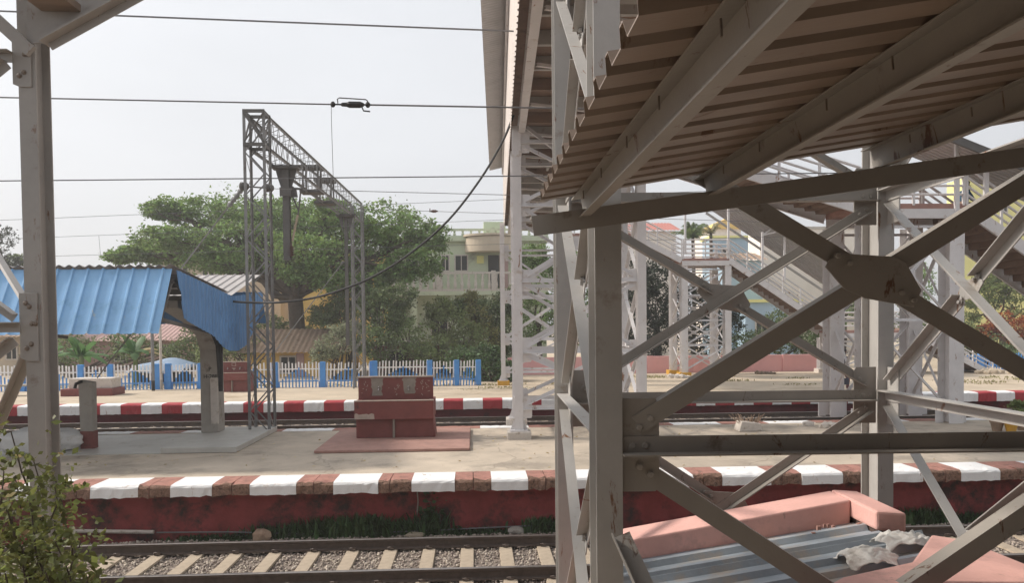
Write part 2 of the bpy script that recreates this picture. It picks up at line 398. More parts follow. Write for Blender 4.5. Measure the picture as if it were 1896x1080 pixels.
# ================================================================== SETTING
PZ = .80                                   # platform level above the rail tops (z = 0)
Y1, Y2, Y3 = 13.6, 21.1, 28.6              # middle platform edges, far platform edge
def grid_sheet(name, x0, x1, y0, y1, nx, ny, zf, m):
    xs=np.linspace(x0,x1,nx); ys=np.linspace(y0,y1,ny); X,Y=np.meshgrid(xs,ys); Z=zf(X,Y)
    V=np.stack([X,Y,Z],-1).reshape(-1,3); i=np.arange((nx-1)*(ny-1)); a=(i//(nx-1))*nx+i%(nx-1)
    return npmesh(name,V,np.stack([a,a+1,a+nx+1,a+nx],1),m)
gr=MB().add([(-1500,-300,-.5),(1500,-300,-.5),(1500,2500,-.5),(-1500,2500,-.5)],[(0,1,2,3)]).build('ground','soil'); struct(gr,'brown soil under the railway tracks','ground')
fe=MB().box((-400,31.2,-.49),(400,1500,PZ-.006)).build('far_ground','earth'); struct(fe,'dry earth behind the far platform','ground')
def _noise(X,Y,s,seed):
    r=np.random.default_rng(seed); Z=np.zeros_like(X)
    for k in range(24):
        f=r.uniform(.4,1.6)*s; th=r.uniform(0,6.28); Z+=np.sin(f*(X*np.cos(th)+Y*np.sin(th))+r.uniform(0,6.28))
    return Z/24**.5
def bal(yc):
    return lambda X,Y: np.where(np.abs(Y-yc)<1.75,-.225,-.225-.23*np.clip((np.abs(Y-yc)-1.75)/.55,0,1))+.012*_noise(X,Y,6,3)
TC=(11.15+12.83)/2
def near_ground(X,Y): return bal(TC)(X,Y)
b1=grid_sheet('ballast_bed',-42,44,9.3,14.35,700,60,near_ground,'ballast'); struct(b1,'grey stone ballast under the near track','ballast')
b2=grid_sheet('ballast_bed',-45,60,21.2,28.7,300,30,lambda X,Y:-.215+.02*_noise(X,Y,5,4)+.25*np.clip((Y-24.3)/.7,0,1),'ballast'); struct(b2,'dark ballast between the two platforms','ballast')

# loose stones: nobody could count them
def stones(name, n, xr, yr, zf, size, m, seed, skip=None):
    r=np.random.default_rng(seed)
    x=r.uniform(*xr,n); y=r.uniform(*yr,n); s=size*r.uniform(.55,1.35,n)
    if skip is not None:
        ph=np.abs(((x-skip+.315)%.63)-.315); kp=(ph>.115)|(np.abs(y-TC)>1.36); x,y,s=x[kp],y[kp],s[kp]; n=len(x)
    z=zf(x,y)+s*.15
    base=np.array([(1,0,0),(0,1,0),(-1,0,0),(0,-1,0),(.1,.1,.8),(-.1,-.05,-.8)],float)
    sc=r.uniform(.6,1.15,(n,6,1)); an=r.uniform(.6,1.2,(n,1,3))
    q=r.normal(size=(n,4)); q/=np.linalg.norm(q,axis=1)[:,None]; a,b,c,d=q.T
    Rm=np.stack([1-2*(c*c+d*d),2*(b*c-a*d),2*(b*d+a*c),2*(b*c+a*d),1-2*(b*b+d*d),2*(c*d-a*b),2*(b*d-a*c),2*(c*d+a*b),1-2*(b*b+c*c)],1).reshape(n,3,3)
    P=np.einsum('nij,nkj->nki',Rm,base[None]*sc*an)*(s*.5)[:,None,None]+np.stack([x,y,z],1)[:,None]
    t=np.array([(0,1,4),(1,2,4),(2,3,4),(3,0,4),(1,0,5),(2,1,5),(3,2,5),(0,3,5)])
    F=(np.arange(n)[:,None,None]*6+t[None]).reshape(-1,3)
    o=npmesh(name,P.reshape(-1,3),F,m); o['kind']='stuff'; return o
o=stones('ballast_stones',30000,(-11,10.5),(10.1,13.75),near_ground,.062,'stone',5,at(725.5,1020,12.83).x); tag(o,'loose grey and brown stones of the near track','ballast',kind='stuff')
o=stones('ballast_stones',5000,(-16,24),(26.2,28.5),lambda x,y:.05+0*x,.08,'stone',6); tag(o,'dark loose stones beside the far track','ballast',kind='stuff')

# platforms
pm=MB().box((-60,Y1+.72,-.3),(80,Y2-.62,PZ)).build('platform','platf'); struct(pm,'worn concrete middle platform','platform')
pw=MB().box((-60,Y1+.36,-.48),(80,Y1+.716,PZ-.205)).build('platform_wall','rwall'); struct(pw,'red painted side wall of the middle platform','wall')
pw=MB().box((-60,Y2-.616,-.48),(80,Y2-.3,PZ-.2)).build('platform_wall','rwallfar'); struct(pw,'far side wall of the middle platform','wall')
fp=MB().box((-60,Y3+.6,-.3),(80,34,PZ)).build('platform','earth'); struct(fp,'sandy far platform','platform')
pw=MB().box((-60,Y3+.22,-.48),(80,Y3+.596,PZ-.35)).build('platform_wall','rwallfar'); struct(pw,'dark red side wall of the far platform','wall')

def coping(x0,x1,yf,depth,h,parent,m,name,sgn=1,seed=0,rough=.006,label=None):
    """one cast edge block with a worn front lip; sgn=-1 for an edge facing away"""
    r=random.Random(seed); n=max(3,int((x1-x0)/.09)); prof=[(0,-h),(0,-.05),(.02,-.018),(.06,0),(.35*depth,.006),(depth,.008)]
    vs=[];fs=[]; m_=len(prof)
    jit=[[r.gauss(0,rough) for _ in prof] for _ in range(n+1)]
    for k in range(n+1):
        x=x0+(x1-x0)*k/n
        for q,(a,z) in enumerate(prof):
            j=jit[k][q]; vs.append((x, yf+sgn*(a+(j if q<4 else 0)), PZ+z+(j if q in(0,2,3) else 0)))
        vs.append((x,yf+sgn*depth,PZ-h))
    mm=m_+1
    for k in range(n):
        for q in range(mm):
            a=k*mm+q; b=k*mm+(q+1)%mm; f=(a,a+mm,b+mm,b)
            fs.append(f if sgn>0 else f[::-1])
    fs.append(tuple(range(mm)) if sgn>0 else tuple(range(mm))[::-1]); fs.append(tuple(n*mm+q for q in (reversed(range(mm)) if sgn>0 else range(mm))))
    b=MB(); b.v=[tuple(v) for v in vs]; b.f=fs; b.mi=[1 if (m=='cred' and i<n*mm and i%mm<3) else 0 for i in range(len(fs))]
    o=b.build(name,['cred','aggr'] if m=='cred' else m,parent)
    if label: o['label']=label
    return o
# near edge of the middle platform: white and worn red blocks measured in the photo
kerb=thing('platform_kerb','worn white and faded red painted kerb along the near edge of the middle platform','kerb',(0,Y1,PZ)); kerb['kind']='structure'
wpx=[(-130,-45),(20,108),(166,255),(315,392),(462,548),(617,700),(762,842),(910,978),(1062,1140),(1200,1284),(1338,1428),(1485,1561),(1630,1709),(1780,1852),(1930,2010)]
prev=at(-260,905,Y1).x
for k in range(14):
    x=prev-1.4*(k+1); coping(x+.003,x+.60,Y1,.72,.2,kerb,'cred','kerb_block',1,300+k,.011); coping(x+.602,x+1.397,Y1-.004,.725,.205,kerb,'cwhite','kerb_block',1,330+k,.006)
for i,(a,b) in enumerate(wpx):
    xa=at(a,905,Y1).x; xb=at(b,905,Y1).x
    xm=(prev+xa)/2+random.uniform(-.1,.1)
    coping(prev+.003,xm-.006,Y1,.72,.2,kerb,'cred','kerb_block',1,i*3,.011)
    coping(xm+.006,xa-.002,Y1+.008,.72,.2,kerb,'cred','kerb_block',1,i*3+1,.011)
    coping(xa+.001,xb-.001,Y1-.004,.725,.205,kerb,'cwhite','kerb_block',1,i*3+2,.006)
    prev=xb
for k in range(10):
    x=prev+1.4*k; coping(x+.003,x+.60,Y1,.72,.2,kerb,'cred','kerb_block',1,360+k,.011); coping(x+.602,x+1.397,Y1-.004,.725,.205,kerb,'cwhite','kerb_block',1,380+k,.006)
# far edge of the middle platform (seen as a thin dashed line)
k2=thing('platform_kerb','dashed white and red kerb along the back edge of the middle platform','kerb',(0,Y2,PZ)); k2['kind']='structure'
x=-22.0
k=0
while x<24:
    coping(x+.002,x+1.3,Y2,.61,.2,k2,'cwhite' if k%2 else 'cred','kerb_block',-1,100+k,.004); x+=1.302; k+=1
# far platform
k3=thing('platform_kerb','bright red and white painted kerb of the far platform','kerb',(0,Y3,PZ)); k3['kind']='structure'
per=at(893,750,Y3).x-at(820,750,Y3).x; x=at(820,750,Y3).x-per*18; k=0
while x<30:
    coping(x+.002,x+per/2,Y3,.6,.35,k3,'cfred' if k%2==0 else 'cwhite','kerb_block',1,200+k,.005); x+=per/2+.0005; k+=1

# ------------------------------------------------------------------ railway tracks
def rail_profile(): return [(-.075,-.172),(.075,-.172),(.075,-.160),(.012,-.142),(.012,-.05),(.036,-.04),(.036,-.006),(.028,0),(-.028,0),(-.036,-.006),(-.036,-.04),(-.012,-.05),(-.012,-.142),(-.075,-.160)]
def rail(y,x0,x1,parent):
    b=MB(); pr=rail_profile(); n=len(pr)
    vs=[(x,y+a,z) for x in (x0,x1) for a,z in pr]
    for i in range(n):
        j=(i+1)%n; b.cur=1 if i in(6,7,8) else 0
        b.add([vs[i],vs[j],vs[n+j],vs[n+i]],[(0,3,2,1)])
    return b.build('rail',['rail','railtop'],parent)
def track(yn,yf,x0,x1,sx,label,clips=True):
    t=thing('railway_track',label,'track',(0,(yn+yf)/2,-.2))
    rail(yn,x0-24,x1+24,t); rail(yf,x0-24,x1+24,t)
    yc=(yn+yf)/2
    b=MB(); prof=[(-1.375,-.21,.11),(-1.375,-.168,.10),(-.95,-.165,.10),(-.6,-.18,.10),(.6,-.18,.10),(.95,-.165,.10),(1.375,-.168,.10),(1.375,-.21,.11)]
    vs=[]
    for y,z,hw in prof: vs += [(-hw,yc+y,z),(hw,yc+y,z)]
    fs=[(2*i,2*i+1,2*i+3,2*i+2) for i in range(7)]+[tuple(2*i for i in range(8))[::-1],tuple(2*i+1 for i in range(8))]
    b.add(vs,fs); sl=b.build('sleeper','sleeper',t)
    cl=[]
    if clips:
        for ry in (yn,yf):
            for s in (-1,1):
                c=MB(); y=ry+s*.085
                c.box((-.045,y-.03,-.168),(.045,y+.03,-.150)); c.tube([(-.04,y,-.15),(-.05,y+s*.03,-.125),(0,y+s*.05,-.115),(.05,y+s*.03,-.122),(.045,y-s*.02,-.14),(0,y-s*.03,-.146)],.011,6)
                cl.append(c.build('rail_clip','rail',sl))
    xs=[]; x=sx
    while x>x0: x-=.63
    x+=.63
    while x<x1: xs.append(x); x+=.63
    inv=sl.matrix_parent_inverse.copy()
    for i,x in enumerate(xs):
        if i==0: sl.location.x=x; continue
        o=sl.copy(); C.objects.link(o); o.parent=t; o.matrix_parent_inverse=inv; o.location.x=x+random.uniform(-.006,.006)
        for q in cl:
            d=q.copy(); C.objects.link(d); d.parent=o; d.matrix_parent_inverse=q.matrix_parent_inverse.copy()
    return t
track(11.15,12.83,-13.5,14.5,at(725.5,1020,12.83).x,'near railway track on concrete sleepers in front of the middle platform')
ft_=track(26.16,27.84,-22,28,0,'farther railway track beside the red and white far platform',False)
ft_.location.z+=.25
track(22.0,23.68,-16,20,.2,'railway track sunk behind the back edge of the middle platform',False)

# white pipe, ground debris, weeds by the platform wall
o=MB().tube([at(120,984,13.86),at(285,986,13.86)],.035,8).build('drain_pipe','concw'); tag(o,'thin white pipe lying on the ballast under the platform wall','pipe')
o=MB().tube([at(290,987,13.84),at(430,986,13.84),at(560,990,13.8),at(760,985,13.8),at(945,976,13.84),at(1040,972,13.84)],.014,6).build('track_cable','wire'); tag(o,'thin grey cable running along the foot of the red platform wall','cable')
def rock(name, c, r, m, label, cat, seed, sq=.6):
    q=random.Random(seed); b=bmesh.new(); bmesh.ops.create_icosphere(b,subdivisions=2,radius=1)
    for v in b.verts: v.co*=q.uniform(.8,1.12); v.co=Vector((v.co.x*r[0],v.co.y*r[1],max(v.co.z*r[2],-sq*r[2])))+Vector(c)
    me=bpy.data.meshes.new(name); b.to_mesh(me); b.free(); me.materials.append(MT[m]); o=bpy.data.objects.new(name,me); C.objects.link(o); return tag(o,label,cat)
p=atz(484,1000,-.2); rock('brick_lump',(p.x,p.y,-.14),(.18,.12,.13),'rust','tan broken brick lump lying beside the near rail','rubble',1)
p=atz(955,988,-.22); rock('concrete_lump',(p.x,p.y,-.18),(.16,.14,.08),'conc','flat grey concrete lump beside the tall white column foot','rubble',2)
p=atz(768,995,-.22); rock('concrete_lump',(p.x,p.y,-.19),(.17,.09,.06),'sleeper','low buff stone slab half buried in the ballast by the rail','rubble',3)
def weeds(name, spots, m, label, blade=.12, n=60, flat=False):
    Vs=[];
    for (c,rx,ry,h,cnt) in spots:
        k=cnt; x=RNG.normal(c[0],rx*.5,k); y=RNG.normal(c[1],ry*.5,k); hh=h*RNG.uniform(.4,1.1,k)
        th=RNG.uniform(0,6.28,k); le=RNG.uniform(.1,.6,k)*hh; wd=.012+.014*RNG.random(k)
        px_,py_=np.cos(th),np.sin(th); qx,qy=-py_*wd,px_*wd
        b0=np.stack([x-qx,y-qy,np.full(k,c[2])],1); b1=np.stack([x+qx,y+qy,np.full(k,c[2])],1)
        m1=np.stack([x+px_*le*.4+qx,y+py_*le*.4+qy,c[2]+hh*.65],1); m0=np.stack([x+px_*le*.4-qx,y+py_*le*.4-qy,c[2]+hh*.65],1)
        t=np.stack([x+px_*le,y+py_*le,c[2]+hh],1)
        Vs.append(np.stack([b0,b1,m1,m0],1)); Vs.append(np.stack([m0,m1,t+.002,t],1))
    V=np.concatenate(Vs).reshape(-1,3); F=np.arange(len(V)).reshape(-1,4)
    o=npmesh(name,V,F,m); tag(o,label,'weeds',kind='stuff'); return o
sp=[]
for px,py,w_,h_,n_ in [(560,980,.9,.30,700),(640,978,.8,.42,800),(690,975,.5,.45,500),(740,978,.7,.36,500),(600,992,1.3,.14,900),(480,985,.9,.16,400),(400,988,.7,.12,250),(800,975,.3,.5,300),(830,985,.8,.18,400),(900,985,.6,.14,260),(1000,972,.35,.34,420),(1015,980,.4,.22,300),(720,990,1.2,.10,500),
                       (1700,968,.5,.35,400),(1790,965,.4,.25,200),(1330,985,.6,.25,200)]:
    p=atz(px,py,-.26); sp.append(((p.x,min(p.y,Y1+.3),-.28),w_,.16,h_,n_))
weeds('weeds',sp,'lg_grass','green weeds growing along the foot of the red platform wall')
wb_=[]
for (c,rx,ry,h,cnt) in sp[:9]+sp[11:12]:
    wb_.append(((c[0],c[1]-.05,c[2]+h*.45),(rx*.55,.12,h*.5)))
o=leaves('weeds',wb_,16,26,.055,'lg_grass',None,.8,.3); tag(o,'small leaved green weeds low against the red platform wall','weeds',kind='stuff')
pl=thing('creeper_plant','small broad leaved green plant climbing the red wall below a white kerb block','plant',atz(800,978,-.26))
c0=at(800,952,Y1+.25); V,F=leaf_arrays(np.array([(c0.x,c0.y,c0.z)])+RNG.normal(size=(90,3))*np.array([.13,.05,.18]),.10,.2,1.5); npmesh('foliage',V,F,'lg_grass',pl)
MB().tube([(c0.x-.02,c0.y+.05,-.28),(c0.x,c0.y+.04,.1),(c0.x-.03,c0.y+.05,.35)],.008,5).build('stem','bark',pl)
o=MB().tube([at(772,905,Y1+.33),at(774,930,Y1+.34),at(771,962,Y1+.33)],.012,5).build('root_strand','conc'); tag(o,'pale dry root hanging down the red wall from a notch in the kerb','root')
sp=[]
for k in range(46):
    px=random.uniform(-60,1000); p=atz(px,random.uniform(706,722),PZ); sp.append(((p.x,p.y,PZ-.01),.8,.5,random.uniform(.03,.08),60))
for k in range(26):
    px=random.uniform(960,1900); p=atz(px,random.uniform(698,714),PZ); sp.append(((p.x,p.y,PZ-.01),.8,.4,random.uniform(.05,.14),60))
weeds('dry_grass',sp,'lg_straw','thin dry grass along the back of the far platform')
# ================================================================== FOOTBRIDGE (its own axes: u across, v along)
BE = R(1.76); cb, sb = math.cos(BE), math.sin(BE)
def B(u,v,z): return Vector((u*cb+v*sb, v*cb-u*sb, z))
UB = Vector((cb,-sb,0)); VB = Vector((sb,cb,0)); ZB = Vector((0,0,1))
CZ = 3.5
def gusset(mb, c, a, b, poly, t, off):
    """plate with outline poly (a,b coordinates) standing t thick along off"""
    return mb.prism([Vector(c)+a*x+b*y for x,y in poly], off*t)
def plate_part(parent, c, a, b, poly, t, nrm, m, bolts=(), name='gusset_plate', br=.016):
    o=gusset(MB(),c,a,b,poly,t,nrm).build(name,m,parent,bevel=.002)
    if bolts:
        q=MB()
        for x,y in bolts: q.bolt(Vector(c)+a*x+b*y+nrm*t,nrm,br,br*.9)
        q.build('bolt','steelnear' if m=='steelnear' else m,o)
    return o
def trestle(label, u0, u1, v0, v1, zb, zt, joints, lw=.15, ld=.33, near=False, mat_leg='steelwhite', faces='fblr', br=.075, foot=None, ped=None, m_front=None):
    """four I-section legs braced on all sides; joints = list of strut heights"""
    t=thing('bridge_trestle',label,'trestle',B((u0+u1)/2,(v0+v1)/2,zb))
    lab={}
    for (u,v,key) in ((u0,v0,'fl'),(u1,v0,'fr'),(u0,v1,'bl'),(u1,v1,'br')):
        vc=v+ld/2
        lm=mat_leg
        MB().ibeam(B(u,vc,zb),B(u,vc,zt),lw,ld,VB,.014).build('leg',lm,t)
        if foot:
            f=MB(); f.bar(B(u,vc,zb+.0),B(u,vc,zb+.03),lw+.22,ld+.2,VB); 
            for s in (-1,1):
                f.prism([B(u+s*(lw/2+.001),vc-.05,zb+.03),B(u+s*(lw/2+.1),vc-.05,zb+.03),B(u+s*(lw/2+.001),vc-.05,zb+.3)],VB*.012)
            f.build('base_plate',lm,t)
        if ped:
            MB().bar(B(u,vc,ped[0]),B(u,vc,zb-.003),lw+ped[1],ld+ped[1],VB).build('pedestal',ped[2],t,bevel=.02)
    def frame(pa, pb, nrm, m, inner, gs, strut=.10, mbr=br, big=False):
        """X bracing between two verticals; pa,pb functions of z; nrm points out of the frame"""
        for i,z in enumerate(joints):
            MB().ang(pa(z),pb(z),strut,nrm,.01).build('strut',m,t)
        for z0,z1 in zip(joints[:-1],joints[1:]):
            A0,A1,B0,B1=pa(z0),pa(z1),pb(z0),pb(z1); ex=(B0-A0).normalized()
            def cut(p,q,d0=.10,d1=.10):
                d=(q-p).normalized(); return p+d*d0,q-d*d1
            MB().ang(*cut(A0+ZB*.06,B1-ZB*.06),mbr,-nrm if big else nrm,.009).build('brace',m,t)
            off=-nrm*(.012 if big else .022)
            p,q=A1-ZB*.06+off,B0+ZB*.06+off; mid=(p+q)/2
            d=(q-p).normalized()
            MB().ang(p+d*.1,mid-d*.12,mbr,-nrm if big else nrm,.009).build('brace',m,t); MB().ang(mid+d*.12,q-d*.1,mbr,-nrm if big else nrm,.009).build('brace',m,t)
            L=(q-p).length; cz=ZB; hw=gs
            e1=((B1-A0).normalized()); e2=((A1-B0).normalized())
            # centre plate follows the two crossing members, longer along the falling one
            def perp(e): return nrm.cross(e).normalized()
            cen=sum(((A0,A1,B0,B1)),Vector())/4
            kq=hw/.27*.00294
            P=[ex*x*kq-ZB*y*kq for x,y in ((-94,-22),(-88,-34),(-64,-47),(35,-40),(58,-30),(88,24),(74,55),(-18,38),(-58,20))]
            if big and z0<j1-1: continue
            gp=MB().prism([cen+nrm*(.010 if big else -.016)+q_ for q_ in P],nrm*.010).build('gusset_plate',m,t,bevel=.002)
            if not near: continue
            for e in (e2,-e2):
                for f in (.62,.9): MB().bolt(cen+nrm*(.020 if big else -.006)+e*hw*f+perp(e)*.01,nrm,.016,.02).build('bolt',m,gp)
        for z in joints:
            for pf,s in ((pa,1),(pb,-1)):
                c=pf(z); ex=(pb(z)-pa(z)).normalized()*s
                o=MB().prism([c-nrm*.018+ex*a+ZB*b for a,b in ((.0,-.26),(.19,-.26),(.21,-.22),(.21,.22),(.19,.26),(.0,.26))],nrm*.012).build('gusset_plate',m,t,bevel=.002)
                if near:
                    if z<j1-.5 or z>j2+.5 or nrm==-UB: continue
                    for a,b in ((.10,.10),(.16,.15),(.10,-.12),(.16,-.165),(.06,.0),(.13,-.0)): MB().bolt(c-nrm*.006+ex*a+ZB*b,nrm,.019,.018).build('bolt',m,o)
    mf=m_front or mat_leg
    if 'f' in faces: frame(lambda z:B(u0+lw/2,v0+.03,z),lambda z:B(u1-lw/2,v0+.03,z),-VB,mf,0,.27 if near else .18,mbr=.105 if near else br,big=near)
    if 'b' in faces: frame(lambda z:B(u0+lw/2,v1+.03,z),lambda z:B(u1-lw/2,v1+.03,z),-VB,mf,0,.25 if near else .2)
    if 'l' in faces: frame(lambda z:B(u0+.02,v0+ld,z),lambda z:B(u0+.02,v1,z),-UB,mat_leg,0,.16)
    if 'r' in faces: frame(lambda z:B(u1,v0+ld,z),lambda z:B(u1,v1,z),-UB,mat_leg,0,.16)
    return t
VF, VBK = 4.22, 7.02
j1,j2 = CZ-.665, CZ+1.16
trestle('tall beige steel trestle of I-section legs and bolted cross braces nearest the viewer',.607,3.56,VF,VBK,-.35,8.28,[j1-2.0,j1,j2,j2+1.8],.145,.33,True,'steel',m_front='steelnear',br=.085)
trestle('white steel trestle with X bracing standing on the middle platform under the footbridge',.49,3.47,18.5,21.1,PZ+.18,8.28,[PZ+.75,2.9,4.6,6.4,7.9],.21,.30,False,'steelwhite',br=.09,foot=True,ped=(PZ-.05,.36,'concw'))
trestle('distant white steel trestle standing on the far platform beside the pink wall',.24,3.3,35.6,38.2,PZ+.2,8.28,[PZ+.6,2.9,4.9,7.0],.2,.28,False,'steelwhite',br=.09,foot=True,ped=(PZ-.05,.35,'yband'),faces='fb')

q=MB().ang(at(1150,992,4.14),at(1222,1150,3.85),.10,-VB,.01); o=q.build('brace','steelnear',[x for x in bpy.data.objects if x.name=='bridge_trestle'][0])
# the bridge itself: deck, cladding, roof
fb=thing('footbridge','long cream clad footbridge high over the railway tracks with rusty underside','footbridge',B(2,20,8.3))
V0,V1,ZD,ZR=1.5,38.4,8.3,11.1
MB().bar(B(2.1,V0,ZD+.22),B(2.1,V1,ZD+.22),3.5,.06,ZB).build('deck','brownund',fb)
for u in (.62,3.55): MB().ibeam(B(u,V0,ZD+.0),B(u,V1,ZD+.0),.16,.36,ZB,.014).build('girder','steelwhite',fb)
v=V0+.4
while v<V1:
    MB().chan(B(.71,v,ZD+.06),B(3.46,v,ZD+.06),.09,.24,ZB).build('cross_beam','steel' if int(v)%3 else 'brownund',fb); v+=1.25
MB().bar(B(1.6,V0,ZD+.12),B(1.6,V1,ZD+.12),.08,.1,ZB).build('stringer','steel',fb); MB().bar(B(2.6,V0,ZD+.12),B(2.6,V1,ZD+.12),.08,.1,ZB).build('stringer','steel',fb)
v=V0
k=0
while v<V1-1:
    o=MB().chan(B(.75,v+.1,ZD-.06),B(3.4,v+1.15,ZD-.06),.06,.06,ZB); o.build('wind_brace','steelwhite',fb); v+=2.5
MB().sheet(B(.36,V0,ZD-.08),VB*(V1-V0),ZB*(ZR-ZD+.05),.25,.02,'trap',1,nrm=-UB).build('side_cladding','cream',fb)
MB().sheet(B(3.86,V0,ZD-.08),VB*(V1-V0),ZB*(ZR-ZD+.05),.25,.02,'trap',1,nrm=UB).build('side_cladding','cream',fb)
MB().sheet(B(-.32,V0,ZR),VB*(V1-.6-V0),UB*2.4+ZB*.55,.15,.03,'sine',1,nrm=ZB).build('roof','asb',fb)
MB().sheet(B(4.5,V0,ZR),VB*(V1-.6-V0),-UB*2.4+ZB*.55,.15,.03,'sine',1,nrm=ZB).build('roof','asb',fb)
MB().bar(B(.30,V0,ZR-.1),B(.30,V1-.6,ZR-.1),.06,.18,ZB).build('eave_beam','steelwhite',fb)
# knee bracket at the top of the middle platform leg
kb=MB().ang(at(962,214,18.5),at(1000,200,18.6),.1,-VB,.01); kb.ang(at(975,236,18.5),at(1026,275,18.6),.1,-VB,.01); kb.build('knee_brace','steelwhite',fb)

# ------------------------------------------------------------------ stair canopy over the viewer
ca=thing('stair_canopy','low brown corrugated roof on channel purlins sloping over the viewer','canopy',at(1120,400,4.15))
E0=at(1000,372,4.12); E1=at(1896,222,4.12); sl_=(E1-E0); sl_=Vector((sl_.x,0,sl_.z)).normalized()
LR=6.5
MB().sheet(E0+Vector((0,-5.6,0)),Vector((0,5.6,0)),sl_*LR,.20,.042,'trap',1,nrm=Vector((-sl_.z,0,sl_.x))).build('roof_sheet','sheetund',ca)
nrm_=Vector((-sl_.z,0,sl_.x))
for px,y in ((1072,385),(1305,345),(1620,300),(1990,250)):
    p=at(px,y-10,4.12); d=(p.x-E0.x)/sl_.x; q=E0+sl_*d-nrm_*.068
    MB().chan(q+Vector((0,.10,0)),q+Vector((0,-5.6,0)),.06,.125,nrm_,.006,-1).build('purlin','steelnear',ca)
    f=MB().prism([q-nrm_*.065+Vector((.04,.0,0)),q-nrm_*.065+Vector((-.05,.0,0)),q-nrm_*.115+Vector((-.05,.0,0)),q-nrm_*.115+Vector((.04,0,0))],Vector((0,-.06,0))); f.bolt(q-nrm_*.09+Vector((0,-.06,0)),Vector((0,-1,0)),.012,.012); f.build('cleat','steelnear',ca)
    for k in range(8):
        y0=-.3-.52*k-random.uniform(0,.15); MB().tube([q+Vector((-.0345,y0,.03)),q+Vector((-.036,y0-.008,-.012))],.0035,5).build('hook_bolt','bolt',ca)
r0=at(986,419,4.04); r1=at(1896,291,4.04); r2=r0+(r1-r0)*2.0
MB().ang(r0,r2,.105,Vector((0,1,0)),.01,flip=1).build('rafter','steelnear',ca)

# unseen landing and platform; wall and roof added to shade the steelwork ahead
o=MB().box((-1.6,-3.2,1.75),(6.5,1.2,1.9)).build('stair_landing','conc'); struct(o,'concrete stair landing under the viewer','landing')
o=MB().box((-30,-9.4,-.45),(30,-9.2,7)).build('shading_wall','cream'); struct(o,'unseen wall added behind the viewer to shade the steelwork','wall')
o=MB().box((-30,-9.1,5.6),(30,1.0,5.7)).build('shading_roof','sheetund'); struct(o,'unseen roof added behind the viewer to shade the steelwork','roof')
o=MB().box((-30,-9.1,-.45),(30,3.2,.8)).build('platform','platf'); struct(o,'station platform below the viewer','platform')

# ------------------------------------------------------------------ left trestle with roof bracket
lt=thing('bridge_post','grey I-section steel post with bolted gussets at the left edge','post',B(-4.35,6.9,-.4))
vl=6.86; lw,ld=.15,.23; ul=(at(30,560,vl-.13).x-vl*sb)/cb
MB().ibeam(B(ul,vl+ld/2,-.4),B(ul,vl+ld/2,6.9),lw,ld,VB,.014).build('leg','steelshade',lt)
MB().bar(B(ul+.02,vl+ld/2-.04,-.4),B(ul+.02,vl+ld/2-.04,6.0),.012,.05,VB).build('conduit','steelwhite',lt)
def lg(zc,h,bolts=True):
    c=B(ul-lw/2+.12,vl-.016,zc)
    o=MB().prism([c+UB*a+ZB*b for a,b in ((-.16,-h*.9),(-.10,-h),(.0,-h),(.0,h),(-.16,h))],VB*.014).build('gusset_plate','steelshade',lt,bevel=.002)
    for a,b in ((-.10,.7*h),(-.07,.6*h),(-.05,.03),(-.02,.03),(-.10,-.62*h),(-.06,-.5*h)): MB().bolt(c+UB*a+ZB*b,-VB,.016,.016).build('bolt','bolt',o)
zj=at(45,606,6.85).z; zt_=at(45,98,6.85).z
lg(zj,.30); lg(zt_,.25)
for z in (zj,zt_,zj-2.3):
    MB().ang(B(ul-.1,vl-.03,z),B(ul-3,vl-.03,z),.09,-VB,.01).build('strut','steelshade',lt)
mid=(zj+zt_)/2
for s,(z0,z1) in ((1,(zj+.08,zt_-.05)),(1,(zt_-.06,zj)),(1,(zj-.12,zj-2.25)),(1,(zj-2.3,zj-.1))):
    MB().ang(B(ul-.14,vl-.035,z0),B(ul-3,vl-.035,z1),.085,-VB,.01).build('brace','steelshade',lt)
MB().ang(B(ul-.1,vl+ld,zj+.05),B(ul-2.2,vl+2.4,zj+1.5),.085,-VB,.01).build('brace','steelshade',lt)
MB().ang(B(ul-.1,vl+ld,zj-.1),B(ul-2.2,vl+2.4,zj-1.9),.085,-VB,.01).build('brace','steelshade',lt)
# cantilever bracket and roof edge at top left
yb=6.8
bp=[at(50,80,yb),at(88,78,yb),at(232,-6,yb),at(396,-92,yb),at(396,-200,yb),at(50,-60,yb)]
br_=MB().prism(bp,Vector((0,.014,0))); br_.bar(bp[1],bp[3],.012,.15,Vector((0,0,1))) ; br_.build('roof_bracket','steelshade',lt)
bar_=MB(); d=(bp[3]-bp[1]).normalized(); bar_.bar(bp[1]-d*.02-ZB*.008+Vector((0,-.03,0)),bp[3]-ZB*.008+Vector((0,-.03,0)),.16,.014,ZB); bar_.build('bracket_flange','steelshade',lt)
MB().bar(at(-40,5,yb-.02),at(58,95,yb-.02),.05,.10,ZB).build('rafter','steelshade',lt)
MB().bar(at(62,2,yb-.12),at(136,4,yb-.12),.3,.06,ZB).build('purlin','sheetund',lt)
MB().sheet(at(-200,-150,yb+.1)+Vector((0,-3,0)),Vector((0,3.2,0)),at(150,-150,yb)-at(-200,-150,yb),.15,.03,'trap',1,nrm=ZB).build('roof_sheet','sheetund',lt)
